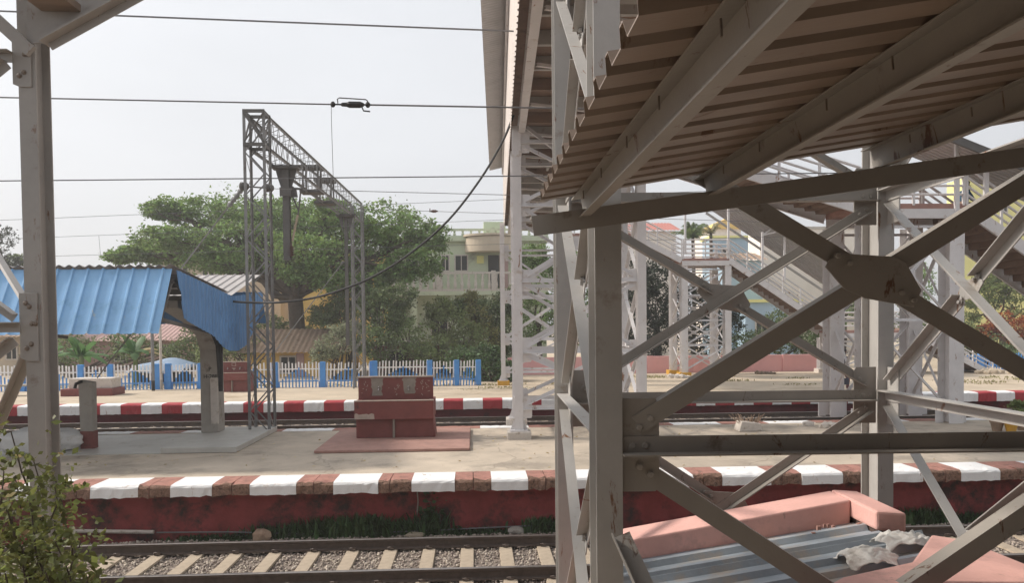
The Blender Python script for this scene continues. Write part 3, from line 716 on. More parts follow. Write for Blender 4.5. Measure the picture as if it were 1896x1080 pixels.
# ================================================================== ELECTRIFICATION
po=thing('catenary_portal','tall grey lattice portal spanning the tracks beside the blue platform shelter','portal',at(480,805,20.2))
pc=at(481,805,20.0); X0=pc.x-.245; X1=pc.x+.245; PYA,PYB=20.0,20.56
ZT=at(470,204,20.0).z
def lattice(parent, x0,x1,y0,y1,z0,z1,m,step=.55,leg=.075,name='mast'):
    t=MB()
    for x,sx in ((x0,1),(x1,-1)):
        for y,sy in ((y0,1),(y1,-1)):
            t.bar((x,y,z0),(x,y,z1),leg,.012,(0,1,0),oh=0); t.bar((x,y,z0),(x,y,z1),.012,leg,(0,1,0),ow=0,oh=sy*leg/2)
    b=MB(); z=z0+.15; k=0
    while z<z1-step-.2:
        s=k%2
        for y in (y0,y1):
            b.bar((x0 if s else x1,y,z),(x1 if s else x0,y,z+step),.035,.006,(0,1,0))
        for x in (x0,x1):
            b.bar((x,y0 if s else y1,z),(x,y1 if s else y0,z+step),.006,.035,(0,1,0))
        z+=step; k+=1
    o=t.build(name,m,parent); b.build('lacing',m,o); return o
m1=lattice(po,X0,X1,PYA,PYB,PZ-.1,ZT,'galv')
e2=at(661,380,35.0); XB0,XB1=e2.x-.22,e2.x+.22
m2=lattice(po,XB0,XB1,34.7,35.3,PZ-.1,ZT-.02,'galv')
# top boxing at the mast head
h=MB()
for y in (PYA,PYB):
    for z in (ZT-.02,ZT-.86): h.bar((X0-.03,y-.02,z),(X1+.03,y-.02,z),.02,.09,ZB)
    h.bar((X0,y-.02,ZT-.8),(X1,y-.02,ZT-.06),.02,.06,(0,1,0)); h.bar((X0,y-.02,ZT-.06),(X1,y-.02,ZT-.8),.06,.012,(0,1,0))
for x in (X0,X1):
    for z in (ZT-.02,ZT-.86): h.bar((x,PYA,z),(x,PYB,z),.02,.09,ZB)
    h.bar((x,PYA,ZT-.8),(x,PYB,ZT-.06),.02,.07,ZB)
h.build('mast_head','drop',po)
bm_=MB(); bl=MB(); ya,yb_=PYB,34.7
for x in (X0,X1):
    for z in (ZT-.03,ZT-.84): bm_.bar((x,ya,z),(x+(XB0-X0),yb_,z),.07,.012,ZB); bm_.bar((x,ya,z),(x+(XB0-X0),yb_,z),.012,.08,ZB,oh=-.04)
n=25
for k in range(n):
    a=ya+(yb_-ya)*k/n; c=ya+(yb_-ya)*(k+1)/n; mid=(a+c)/2
    dx=lambda y:(XB0-X0)*(y-ya)/(yb_-ya)
    for x in (X0,X1):
        bl.bar((x+dx(a),a,ZT-.84),(x+dx(mid),mid,ZT-.03),.035,.008,Vector((1,0,0))); bl.bar((x+dx(mid),mid,ZT-.03),(x+dx(c),c,ZT-.84),.035,.008,Vector((1,0,0)))
    for z in (ZT-.03,ZT-.84):
        bl.bar((X0+dx(a),a,z),(X1+dx(c),c,z) if k%2 else (X0+dx(c),c,z),.03,.006,ZB); bl.bar((X1+dx(a),a,z),(X0+dx(c),c,z),.03,.006,ZB)
bo=bm_.build('boom','galv',po); bl.build('lacing','galv',bo)
for y in (27.0,29.4):
    j=MB()
    for z in (ZT-.02,ZT-.85): j.box((X0-.12,y-.3,z-.05),(X1+.12,y+.3,z+.05))
    for x in (X0-.03,X1-.01):
        for yy in (y-.3,y+.22): j.box((x,yy,ZT-.8),(x+.05,yy+.09,ZT-.07))
    j.build('boom_splice','drop',po)
def drop_arm(label,px,Y,ytop,ybot,bracket,pw=.19):
    c=at(px,ytop,Y); zt=ZT-.9; zb=at(px,ybot,Y).z
    d=thing('drop_arm',label,'drop arm',(c.x,Y,zb))
    MB().ibeam((c.x,Y,zb),(c.x,Y,zt-.05),pw,pw,(0,1,0),.014).build('post','drop',d)
    b=MB(); b.box((c.x-.38,Y-.2,zt-.06),(c.x+.38,Y+.2,zt)); b.box((c.x-.42,Y-.1,zt+.015),(c.x+.42,Y+.1,zt+.05))
    for s in (-1,1): b.prism([(c.x+s*.1,Y-.02,zt-.75),(c.x+s*.1,Y-.02,zt-.06),(c.x+s*.3,Y-.02,zt-.06),(c.x+s*.24,Y-.02,zt-.3)],(0,.03,0))
    b.build('head_bracket','drop',d)
    if bracket:
        q=MB(); p0=at(px+6,350,Y); p1=at(543,349,Y); q.bar((c.x-.16,Y-.12,p0.z-.1),(c.x+.16,Y-.12,p0.z-.1),.05,.25,ZB); q.prism([(c.x+.1,Y,p0.z+.15),(c.x+.26,Y,p0.z+.02),(c.x+.30,Y,p0.z-.22),(c.x+.1,Y,p0.z-.22)],(0,.12,0)); q.build('clamp','drop',d)
        q=MB(); q.tube([at(540,360,Y),at(553,391,Y)],.025); q.tube([at(546,349,Y),at(561,350,Y)],.03); q.tube([at(557,350,Y),at(553,391,Y),at(551,400,Y)],.026); q.build('bracket_tube','drop',d)
        q=MB(); q.tube([at(551,398,Y),at(541,447,Y)],.034,8); q.build('stay_tube','sleeper',d)
        q=MB(); p=at(538,462,Y); q.lathe(p-ZB*.2,[(.05,0)]+[(r,.03+.05*i+.02*j) for i in range(6) for j,r in enumerate((.12,.05))]+[(.05,.40)],12); q.build('insulator','insul',d,smooth=True)
    return d
drop_arm('grey drop arm with slanting stay tube under the tall end of the portal boom',529,22.6,280,482,True)
drop_arm('plain grey drop arm under the far end of the portal boom',640,32.2,385,640,False,.13)

# wires
def wire(name,label,pts,r=.009,cat='wire',m='wire',n=4):
    o=MB().tube(pts,r,n).build(name,m); return tag(o,label,cat)
def span(p0,p1,Y0,Y1,ext=(900,900),sag=0,k=16):
    a=at(*p0,Y0); b=at(*p1,Y1); d=(b-a)
    L=(p1[0]-p0[0]); a2=a-d*(ext[0]/L); b2=b+d*(ext[1]/L)
    return [a2.lerp(b2,i/k)-ZB*sag*math.sin(math.pi*i/k) for i in range(k+1)]
wire('feeder_wire','topmost overhead wire crossing the sky and slipping behind the footbridge eave',span((205,28),(968,58),14,14),.016)
cw=thing('catenary_wire','taut overhead wire carrying the section insulator, second from the top','wire',at(650,190,11.9))
MB().tube(span((0,180),(612,193),11.95,11.95,(700,0)),.011).build('wire','wire',cw); MB().tube(span((688,194),(910,198),11.95,11.95,(0,900)),.013).build('wire','wire',cw)
q=MB(); a=at(612,193,11.95); b=at(688,194,11.95); d=b-a
q.tube([a,b],.012); q.tube([a+d*t+ZB*0 for t in (.24,.28,.4,.45,.72,.78,.82)],[.012,.03,.035,.05,.05,.035,.02],8)
for t in (.05,.9): q.lathe(a+d*t-Vector((.03,0,0)),[(.02,0),(.045,.02),(.045,.05),(.02,.07)],8,(1,0,0))
q.tube([a+d*.76-ZB*.03,a+d*.80-ZB*.09,a+d*.96-ZB*.10],.012,5); q.build('turnbuckle','black',cw)
q=MB(); q.tube([a+d*.08,a+d*.18,a+d*.17+ZB*.08,a+d*.22+ZB*.10,a+d*.86+ZB*.08,a+d*.90+ZB*.06,a+d*.92+ZB*.01],.010,6); q.build('jumper_loop','wire',cw)
MB().tube([a+Vector((.01,0,0)),at(614,235,11.95),at(617,327,11.95)],.005,4).build('dropper','wire',cw)
wire('contact_wire','straight overhead wire passing in front of the lattice mast at mid height',span((0,335),(960,326),11.95,11.95),.0105)
wire('catenary_wire','thin overhead wire leaving the lattice mast insulators towards the footbridge',[at(455,345,20.4),at(500,349,21.5),at(545,351,22.6),at(940,361,22.6),at(1500,378,22.6)],.010)
sd_=span((0,408),(290,396),26.9,26.9,(500,1500)); wire('catenary_wire','faint upper wire in the sky left of the big tree',sd_,.009)
wire('contact_wire','faint middle wire with a dropper in the sky over the blue shelter',span((0,443),(260,433),26.9,26.9,(500,1500)),.008)
wire('contact_wire','faint lowest wire just above the blue shelter roof',span((0,477),(225,471),30,30,(500,1500)),.009)
wire('dropper_wire','short faint dropper wire hanging between two wires over the blue shelter',[at(183,437,26.9),at(186,473,27)],.006)
iw=thing('catenary_wire','thin far wire with small dark insulator beyond the tree and left of the footbridge','wire',at(800,391,32))
MB().tube(span((700,388),(945,396),32,32,(100,500)),.010).build('wire','wire',iw)
q=MB(); q.tube([at(x,391.2,32) for x in (797,801,806,811)],[.02,.06,.06,.02],8); q.tube([at(796,386,32),at(796,392,32)],.02); q.build('insulator','insul',iw)
def guy(label,pa,Ya,pb,Yb,ins=.07):
    g=thing('guy_wire',label,'guy wire',at(*pb,Yb)); a=at(*pa,Ya); b=at(*pb,Yb)
    MB().tube([a.lerp(b,ins),b],.02,5).build('stay','galv',g)
    q=MB(); n=9; q.tube([a.lerp(b,ins*i/n) for i in range(n+1)],[.035 if i%2 else .075 for i in range(n+1)],8); q.build('insulator','galv',g)
guy('grey stay wire slanting from the tall lattice mast down behind the blue shelter',(451,346),20.4,(180,700),23.8,.09)
guy('grey stay wire slanting from the far mast down across the tree trunk to the fence',(636,484),34.6,(497,668),34.9,.03)
ib=MB(); 
for x,y in ((452,345),(498,348)):
    p=at(x,y,20.1); ib.lathe(p-Vector((.12,0,0)),[(.05,0),(.11,.04),(.11,.1),(.06,.14),(.11,.18),(.05,.24)],10,(1,0,0))
ib.tube([at(452,345,20.1),at(505,349,20.1)],.02); ib.build('mast_insulator','drop',po)
cable=[(424,556,19.9),(436,559,19.9),(480,561,19.8),(520,560,19.6),(570,554,19.5),(620,541,19.3),(690,513,19.1),(760,469,18.9),(830,408,18.7),(890,331,18.5),(930,263,18.4),(950,215,18.35),(957,196,18.35)]
ck=[at(*p) for p in cable]
pts=[]
for i in range(len(ck)-1):
    p0,p1,p2,p3=ck[max(i-1,0)],ck[i],ck[i+1],ck[min(i+2,len(ck)-1)]
    for k in range(6):
        t=k/6; pts.append(.5*((2*p1)+(p2-p0)*t+(2*p0-5*p1+4*p2-p3)*t*t+(3*p1-p0-3*p2+p3)*t**3))
pts.append(ck[-1])
wire('sagging_cable','thick dark cable drooping from the footbridge to the blue shelter',pts,.028,'cable','black',8)

# ================================================================== BLUE PLATFORM SHELTER
sh=thing('platform_shelter','blue sheeted butterfly roof shelter on a concrete column','shelter',at(395,812,19.8))
XG=at(430,548,19.9).x
def gp(px,py,dx=0):
    """pixel on the shelter's gable plane x = XG"""
    d=FW+RT*((px-PCX)/FPX)+UP*((PCY-py)/FPX); return CAM+d*((XG-dx)/d.x)
A=gp(327,500); Vv=gp(430,549); Bq=gp(486,541)
A.y=max(A.y,15.8)
gpoly=[A,Vv,Bq,gp(485,566),gp(470,612),gp(455,640),gp(440,650),gp(424,650),gp(412,642),gp(395,622),gp(350,597),gp(341,590)]
# ribbed gable sheet: strips across the polygon give it real ribs
def clip_z(y,poly):
    zs=[]
    for i in range(len(poly)):
        a,b=poly[i],poly[(i+1)%len(poly)]
        if (a.y-y)*(b.y-y)<=0 and abs(a.y-b.y)>1e-6: zs.append(a.z+(b.z-a.z)*(y-a.y)/(b.y-a.y))
    return (min(zs),max(zs)) if len(zs)>1 else None
ys=[p.y for p in gpoly]; y=min(ys)+.01; cols=[]; k=0
prof=[(0,0),(.12,0),(.15,.022),(.2,.022)]
while y<max(ys)-.01:
    for f,hh in prof:
        yy=y+f
        if yy>=max(ys)-.005: break
        c=clip_z(yy,gpoly)
        if c: cols.append((yy,hh,*c))
    y+=.23
vs=[];fs=[]
for yy,hh,a,b in cols:
    for t in (0,.008): vs += [(XG+hh-t,yy,a),(XG+hh-t,yy,b)]
for i in range(len(cols)-1):
    o=i*4; fs += [(o,o+4,o+5,o+1),(o+2,o+3,o+7,o+6),(o,o+2,o+6,o+4),(o+1,o+5,o+7,o+3)]
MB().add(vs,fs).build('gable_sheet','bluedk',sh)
# near hanging apron
XL=XG-14
a_top=A+Vector((-.07,-.05,.02)); ab=at(290,618,a_top.y*.953)
MB().sheet(Vector((XL,a_top.y,a_top.z)),Vector((a_top.x-XL,0,0)),Vector((0,ab.y-a_top.y,ab.z-a_top.z)),.30,.035,'rib',1,nrm=Vector((0,-.83,.55))).build('apron_sheet','blue',sh)
MB().sheet(Vector((XL,a_top.y-.06,a_top.z+.04)),Vector((a_top.x-XL+.02,0,0)),Vector((0,Vv.y-a_top.y,Vv.z-a_top.z+.02)),.2,.05,'sine',1,nrm=ZB).build('roof_sheet','greysheet',sh)
MB().sheet(Vector((XL,Vv.y+.05,Vv.z)),Vector((XG-.03-XL,0,0)),Vector((0,Bq.y-Vv.y,Bq.z-Vv.z+.50)),.25,.03,'rib',1,nrm=ZB).build('roof_sheet','greysheet',sh)
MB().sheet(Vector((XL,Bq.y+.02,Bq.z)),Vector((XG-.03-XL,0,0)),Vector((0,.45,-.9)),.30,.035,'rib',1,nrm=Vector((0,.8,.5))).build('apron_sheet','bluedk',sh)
MB().box((XL,Vv.y-.2,Vv.z-.22),(XG-.05,Vv.y+.2,Vv.z-.06)).build('gutter','greysheet',sh)
pu=MB()
for t in (.08,.35,.62,.88):
    p=Vector((0,A.y,A.z)).lerp(Vector((0,Vv.y,Vv.z)),t); pu.box((XL,p.y-.04,p.z-.16),(XG-.06,p.y+.04,p.z-.04))
pu.build('purlin','drop',sh)
for xx in (XG-.14,XG-4.0,XG-8,XG-12):
    tr=MB()
    tr.bar((xx,A.y+.1,A.z-.2),(xx,Vv.y,Vv.z-.28),.07,.07,ZB); tr.bar((xx,ab.y+.25,ab.z+.28),(xx,Vv.y-.2,Vv.z-1.0),.07,.07,ZB)
    tr.bar((xx,A.y+.1,A.z-.2),(xx,ab.y+.25,ab.z+.25),.06,.06,ZB); tr.bar((xx,A.y+.3,A.z-.25),(xx,(A.y+Vv.y)/2,ab.z+.3),.05,.05,ZB); tr.bar((xx,(A.y+Vv.y)/2,ab.z+.3),(xx,Vv.y-.4,Vv.z-.4),.05,.05,ZB)
    tr.build('truss','drop',sh)
# concrete column with its curved arms
cx=at(395,808,19.8); zb=PZ+.13; zc=3.55
def column(x):
    c=MB(); w_=.21; Yc=19.8
    prof=[(Yc-.27,zb),(Yc-.24,2.2),(Yc-.24,3.0),(Yc-.5,3.35),(Yc-1.3,3.66),(Yc-2.7,3.98),(Yc-2.7,4.14),(Yc-.3,4.1),(Yc+.2,4.1),(Yc+1.9,4.3),(Yc+1.9,4.12),(Yc+.6,3.75),(Yc+.28,3.3),(Yc+.24,2.9),(Yc+.24,2.2),(Yc+.27,zb)]
    c.prism([(x-w_,a,b) for a,b in prof],(2*w_,0,0)); return c
cm=column(cx.x); co=cm.build('column','conc',sh,bevel=.015)
column(cx.x-8).build('column','conc',sh)
cr=MB(); cr.tube([(cx.x+.235,19.6,3.95),(cx.x+.24,19.62,3.3),(cx.x+.24,19.68,2.4),(cx.x+.24,19.68,1.95)],[.10,.09,.07,.06],8)
for k in range(4): cr.tube([(cx.x+.15+.03*k,19.3-.25*k,3.9),(cx.x+.22,19.5,3.4-.1*k),(cx.x+.25,19.6,2.7-.2*k)],.02,5)
cr.build('downpipe','black',sh)
MB().box((cx.x+.05,19.50,PZ+.35),(cx.x+.225,19.56,PZ+1.5)).build('cable_cover','concw',sh)
def text(s,loc,size,parent,m,name,rot=(math.pi/2,0,0),depth=.002):
    cu=bpy.data.curves.new(name,'FONT'); cu.body=s; cu.size=size; cu.extrude=depth; cu.align_x='CENTER'; cu.materials.append(MT[m])
    tmp=bpy.data.objects.new('tmp',cu); C.objects.link(tmp); me=bpy.data.meshes.new_from_object(tmp.evaluated_get(bpy.context.evaluated_depsgraph_get())); bpy.data.objects.remove(tmp)
    me.materials.clear(); me.materials.append(MT[m]); o=bpy.data.objects.new(name,me); C.objects.link(o); o.location=loc; o.rotation_euler=rot
    o.parent=parent; o.matrix_parent_inverse=parent_inv(parent); return o
tp=at(389,685,19.55); text('P',(tp.x,19.8-.262,tp.z-.03),.14,sh,'black','painted_letter')
tp=at(391,697,19.55); text('H-2887',(tp.x+.02,19.8-.265,tp.z-.05),.135,sh,'black','painted_number')
tp=at(393,782,19.5); text('2A20',(tp.x,19.8-.275,tp.z-.04),.085,sh,'conc','painted_number')
# plinth slab and tiled floor
fl=MB(); a0=at(295,838,17.05); 
fl.box((a0.x,17.1,PZ+.005),(at(438,838,17.1).x,20.6,PZ+.13)); o=fl.build('shelter_plinth','tile',bevel=.012); tag(o,'low grey tiled plinth around the foot of the shelter column','plinth')
o=MB().box((-14,17.1,PZ+.0),(a0.x-.01,20.2,PZ+.02)).build('tiled_floor','tile'); struct(o,'pale tiled floor under the blue shelter','floor')
# short concrete post with dark red foot
sp=at(165,822,18.0); q=MB(); q.prism([(sp.x-.135,17.9,PZ+.02),(sp.x+.135,17.9,PZ+.02),(sp.x+.145,17.9,2.33),(sp.x-.16,17.9,2.38)],(0,.22,0))
t=thing('stub_post','short weathered concrete post with dark red painted foot','post',(sp.x,18,PZ)); q.build('shaft','conc',t,bevel=.01)
MB().box((sp.x-.142,17.893,PZ+.021),(sp.x+.142,18.127,PZ+.42)).build('painted_foot','maroon',t)
q=MB(); q.tube([(sp.x-.06,17.9,2.36),(sp.x-.2,17.88,2.30),(sp.x-.22,17.87,2.2)],.035,6); q.build('cable_end','black',t)
# litter and dry leaves blown about the platform
k=260; lx=RNG.uniform(-12,10,k); ly=RNG.uniform(14.5,20.9,k); V,F=leaf_arrays(np.stack([lx,ly,np.full(k,PZ+.012)],1),.075,.85,1.6); V[:,2]=np.clip(V[:,2],PZ+.004,PZ+.05)
o=npmesh('litter',V,F,'lg_dry'); tag(o,'dry leaves and scraps scattered over the middle platform','litter',kind='stuff')
# sacks
def sack(label,px,py,Y,L,wd,ht,rz,seed):
    p=at(px,py,Y); rr=random.Random(seed); b=bmesh.new(); bmesh.ops.create_uvsphere(b,u_segments=28,v_segments=18,radius=1)
    for v in b.verts:
        x,y,z=v.co; e=lambda a,pw: math.copysign(abs(a)**pw,a)
        x,y,z=e(x,.75),e(y,.75),e(z,.7); tp=1-.35*abs(x)**3
        wob=1+.05*math.sin(5*x+3*y+seed)+.04*math.sin(9*z+4*x)
        v.co=(x*L/2*wob, y*wd/2*tp*wob, max(z,-.75)*ht/2*tp*wob)
    me=bpy.data.meshes.new('sack'); b.to_mesh(me); b.free(); me.materials.append(MT['sack']); me.polygons.foreach_set('use_smooth',[True]*len(me.polygons))
    o=bpy.data.objects.new('sack',me); C.objects.link(o); o.location=(p.x,Y,PZ+.02+ht*.375); o.rotation_euler=(0,0,rz); tag(o,label,'sack','white sacks on the platform'); return o
sack('plump white sack at the left end of the pair behind the grey post',58,820,17.5,1.25,.75,.62,.05,1)
sack('white sack on the right with its tied end poking out past the grey post',105,815,17.9,1.2,.7,.55,-.12,4)

# ================================================================== DRINKING WATER BASINS
def basin(label,xc,yc,w_,z0,zt,zb_,zp,plinth,first):
    t=thing('water_basin',label,'basin',(xc,yc,z0))
    h=w_/2
    MB().box((xc-h+.01,yc-.06,zt-.06),(xc+h-.01,yc+.06,zp)).build('back_panel','maroon',t,bevel=.008)
    MB().box((xc-h-.01,yc-.09,zp+.001),(xc+h+.01,yc+.09,zp+.03)).build('coping_slab','pale',t)
    tr_=MB()
    for s in (-1,1):
        y0,y1=(yc-.56,yc-.06) if s<0 else (yc+.06,yc+.56)
        tr_.box((xc-h-.02,y0,zb_),(xc+h+.02,y1,zb_+.1)); yo=y0 if s<0 else y1-.1
        tr_.box((xc-h-.02,yo,zb_+.1),(xc+h+.02,yo+.1,zt))
        for sx in (-1,1): tr_.box((xc+sx*(h-.04)-.06,min(y0,y1)+(.1 if s<0 else 0),zb_+.1),(xc+sx*(h-.04)+.06,max(y0,y1)-(.1 if s>0 else 0),zt))
    tr_.build('trough','maroon',t)
    rm=MB(); 
    rm.box((xc-h-.025,yc-.57,zt+.001),(xc+h+.025,yc-.45,zt+.022)); rm.build('trough_rim','pale',t)
    pd=MB(); pd.prism([(xc-h+.0,yc-.40,zb_-.002),(xc+h,yc-.40,zb_-.002),(xc+h+.05,yc-.42,z0),(xc-h-.0,yc-.42,z0)],(0,.82,0)); pd.build('pedestal','maroon',t,bevel=.01)
    pp=MB(); pp.tube([(xc-.02,yc-.445,zb_-.02),(xc-.02,yc-.455,z0)],.028,8); pp.build('waste_pipe','plast',t)
    ta=MB()
    for dx in (-.40*w_/1.81,.31*w_/1.81):
        ta.tube([(xc+dx,yc-.06,zp-.27),(xc+dx,yc-.14,zp-.27),(xc+dx,yc-.16,zp-.31)],.018,8); ta.lathe((xc+dx,yc-.10,zp-.26),[(.012,0),(.03,.03),(.012,.05)],8)
    ta.build('tap','railtop',t)
    return t
yb0=18.95; xb0=at(733,700,yb0).x; zpn=at(733,699,yb0).z; ztr=at(733,743,yb0-.5).z; zbt=at(733,776,yb0-.5).z
bsn=basin('large dark red drinking water basin with two grey worn patches on the middle platform',xb0,yb0,1.83,PZ+.07,ztr,zbt,zpn,None,True)
rr=random.Random(5)
def patch(x0,x1,z0,z1,y,n=22,seed=0):
    """ragged worn plaster patch, a few mm proud of the paint"""
    r=random.Random(seed); P=[]
    for k in range(n):
        a=2*math.pi*k/n; e=.8; c,s=math.cos(a),math.sin(a)
        P.append(Vector(((x0+x1)/2+(x1-x0)/2*math.copysign(abs(c)**e,c)*r.uniform(.85,1.05),y,(z0+z1)/2+(z1-z0)/2*math.copysign(abs(s)**e,s)*r.uniform(.88,1.04))))
    return P
h=.915
def smear(x0,x1,ztop,zbot,y,seed):
    r=random.Random(seed); n=9; L=[];Rr=[]
    for k in range(n):
        f=k/(n-1); z=ztop+(zbot-ztop)*f; s=.12*f*(x1-x0)
        L.append(Vector((x0+s+r.uniform(-.02,.02),y,z))); Rr.append(Vector((x1-s+r.uniform(-.025,.02),y,z)))
    return L+Rr[::-1]
for (a_,b_,c_,s_) in ((-.60,-.30,zpn-.44,1),(.16,.50,zpn-.40,2)):
    MB().prism(smear(xb0+a_,xb0+b_,zpn-.012,c_,yb0-.0635,s_),(0,.01,0)).build('worn_patch','plast',bsn)
pa=MB(); r=random.Random(9); yq=yb0-.5635; tp=[Vector((xb0-.47-.045*k+r.uniform(-.01,.01),yq,zbt+.13+r.uniform(-.018,.018))) for k in range(11)]; pa.prism([Vector((xb0-h-.015,yq,zbt+.004)),Vector((xb0-.46,yq,zbt+.004))]+tp+[Vector((xb0-h-.015,yq,zbt+.12))],(0,.01,0)); pa.build('worn_patch','pale',bsn)
pa=MB(); r=random.Random(3)
for k in range(34):
    cx_=r.choice([-.7,-.76,.05,.0,.66,.74])+r.gauss(0,.06); cz=zpn-.24+r.gauss(0,.09); a=r.uniform(0,3.1); l=r.uniform(.008,.03)
    pa.bar((xb0+cx_-l*math.cos(a),yb0-.064,cz-l*math.sin(a)),(xb0+cx_+l*math.cos(a),yb0-.064,cz+l*math.sin(a)),.012,.004,(0,1,0))
pa.build('paint_chip','pale',bsn)
a=at(582,838,16.8); b=at(870,830,16.95); o=MB().box((a.x,16.75,PZ+.004),(b.x,20.2,PZ+.068)).build('basin_plinth','plinth',bevel=.015); tag(o,'flat reddish plinth slab under the large water basin','plinth')
yb1=34.2; xb1=at(436,700,yb1).x
basin('small maroon water basin on the far platform left of the lattice mast',xb1,yb1,1.35,PZ,at(436,690,yb1).z,at(436,703,yb1).z,at(436,671,yb1).z,None,False)
pt=MB(); p=at(433,678,yb1-.07); 
pt.prism([(p.x-.09,p.y,p.z-.09),(p.x+.09,p.y,p.z-.09),(p.x,p.y,p.z-.19)],(0,.01,0)); 
for s in (-1,1): pt.bar((p.x+s*.08,p.y,p.z+.0),(p.x+s*.08,p.y,p.z+.14),.02,.01,(0,1,0)); pt.bar((p.x-.08,p.y,p.z+.14*(s>0)),(p.x+.08,p.y,p.z+.14*(s>0)),.01,.02,ZB)
pt.build('painted_mark','pale',[o for o in bpy.data.objects if o.name=='water_basin.001'][0])
# ================================================================== FAR PLATFORM FURNITURE
def fence(label, spans_, Yf, zt, zlow, bluepat=True, m='fwhite', postm='fblue', seed=0, name='picket_fence'):
    """white pickets with blue feet between blue posts; spans_ = pixel x of the posts"""
    r=random.Random(seed); t=thing(name,label,'fence',at(spans_[0],715,Yf))
    xs=[at(p,700,Yf).x for p in spans_]
    for x in xs: MB().box((x-.12,Yf-.09,PZ-.05),(x+.12,Yf+.09,zt+.02)).build('post',postm,t,bevel=.01)
    for a,b in zip(xs[:-1],xs[1:]):
        w_=b-a; n=max(2,int(w_/.165)); pk=MB(); lean=r.uniform(-.03,.05); dz=r.uniform(-.12,.02)
        for k in range(n):
            x=a+.17+(w_-.34)*k/max(1,n-1); u=(x-a)/w_*2-1; zz=zt+dz+r.uniform(-.04,.04); l=lean+r.gauss(0,.012)
            hb=PZ+.04+ (zt-PZ)*(.78*(1-abs(u))**.8+.05)*(.92 if bluepat else 0)
            p0=Vector((x,Yf+r.uniform(-.01,.01),PZ-.02)); p1=Vector((x+l,Yf,zz)); f=min(.95,max(.02,(hb-PZ)/(zz-PZ)))
            pm=p0.lerp(p1,f)
            pk.cur=1; pk.bar(p0,pm,.058,.03,(0,1,0)); pk.cur=0; pk.bar(pm,p1,.058,.03,(0,1,0))
        pk.build('picket_panel',[m,postm],t)
        ra=MB(); ra.bar((a+.12,Yf+.03,zt-.30+dz),(b-.12,Yf+.03,zt-.30+dz),.07,.05,ZB); ra.build('rail',m,t)
        rb=MB(); rb.bar((a+.12,Yf+.03,PZ+.28),(b-.12,Yf+.03,PZ+.28),.07,.05,ZB); rb.build('rail',postm,t)
    return t
YF=35.9
fence('white picket fence with blue posts running left of the lattice mast behind the platform',[-70,42,150,205,292,312,372,430,510,598,690],YF,at(600,671,YF).z,0,seed=1)
fence('white picket fence with blue posts between the water basin and the green bush',[694,796,846,886],YF-.1,at(800,668,YF).z,0,seed=2)
fence('blue fence at the far right end beyond the foot of the staircase',[1770,1815,1860,1910,1990],41.6,at(1860,655,41.6).z,0,False,'fblue','fblue',3)
# whitewashed seat with maroon base, pale bench, poles
t=thing('platform_planter','whitewashed planter box with maroon painted base at the far platform fence','planter',at(170,735,33.2))
a=at(126,738,33.2); b=at(220,738,33.2)
MB().box((a.x,32.6,PZ-.01),(b.x,33.8,PZ+.30)).build('base','maroon',t,bevel=.015); MB().box((a.x+.25,32.8,PZ+.302),(b.x-.1,33.7,PZ+.72)).build('box','concw',t,bevel=.02)
t=thing('platform_bench','pale concrete bench at the left end of the far platform','bench',at(35,735,33.4))
a=at(12,730,33.4); b=at(78,730,33.4)
MB().box((a.x-.15,33.1,PZ+.40),(b.x+.15,33.6,PZ+.48)).build('seat','conc',t,bevel=.01)
for x in (a.x+.1,b.x-.2): MB().box((x,33.15,PZ),(x+.1,33.55,PZ+.40)).build('leg','conc',t)
def pole(label,px,pyt,pyb,Y,r,m,base=False):
    p=atz(px,pyb,PZ); q=MB(); q.tube([(p.x,p.y,PZ-.1),(p.x,p.y,at(px,pyt,p.y).z)],r,10)
    t=thing('lamp_pole' if not base else 'sign_pole',label,'pole',(p.x,p.y,PZ)); q.build('shaft',m,t)
    z=MB(); z.tube([(p.x,p.y,PZ),(p.x,p.y,PZ+.45)],r*1.06,10); z.build('foot','black' if not base else 'conc',t)
pole('grey pole with dark foot standing left of the tiled post, under the shelter apron',284,600,724,0,.07,'galv')
pole('white pole with concrete foot just right of the grey pole under the shelter',299,560,722,0,.06,'concw',True)

# banana plants behind the fence
def banana(label,px,py,Y,ht,seed,dry=0):
    r=random.Random(seed); p=at(px,py,Y); t=thing('banana_plant',label,'plant',(p.x,Y,PZ))
    MB().tube([(p.x,Y,PZ-.1),(p.x+.05,Y,PZ+ht*.5),(p.x+.02,Y,PZ+ht*.62)],[.14,.11,.07],8).build('stem','lg_olive',t)
    n=11
    for k in range(n):
        th=2*math.pi*k/n+r.uniform(-.3,.3); L=r.uniform(1.5,2.3); el=r.uniform(.5,1.25)
        d=Vector((math.cos(th),math.sin(th)*.8,0)); pts=[]; p0=Vector((p.x,Y,PZ+ht*.55))
        for i in range(9):
            s=i/8; pts.append(p0+d*L*s*math.cos(el)*1.1+ZB*(L*s*math.sin(el)-L*.75*s*s*(1.25-math.sin(el)*.7)))
        vs=[];fs=[]; sd=d.cross(ZB)
        for i,q in enumerate(pts):
            s=i/8; wv=.27*math.sin(math.pi*min(1,.10+s*.88))**.7 if i>0 else .03
            vs += [q+sd*wv-ZB*wv*.35,q,q-sd*wv-ZB*wv*.35]
        for i in range(8):
            if r.random()<.12 and i>2: continue
            o=i*3; fs += [(o,o+1,o+4,o+3),(o+1,o+2,o+5,o+4)]
        MB().add(vs,fs).build('leaf','lg_dry' if k<dry else 'lg_banana',t,smooth=True)
banana('broad leaved banana plant behind the planter box',150,700,38.2,2.6,1)
banana('banana plant with a yellow drying leaf behind the grey pole',250,700,38.6,2.7,4,2)
banana('tattered banana plant partly hidden by the left post',95,700,39.5,2.4,9)
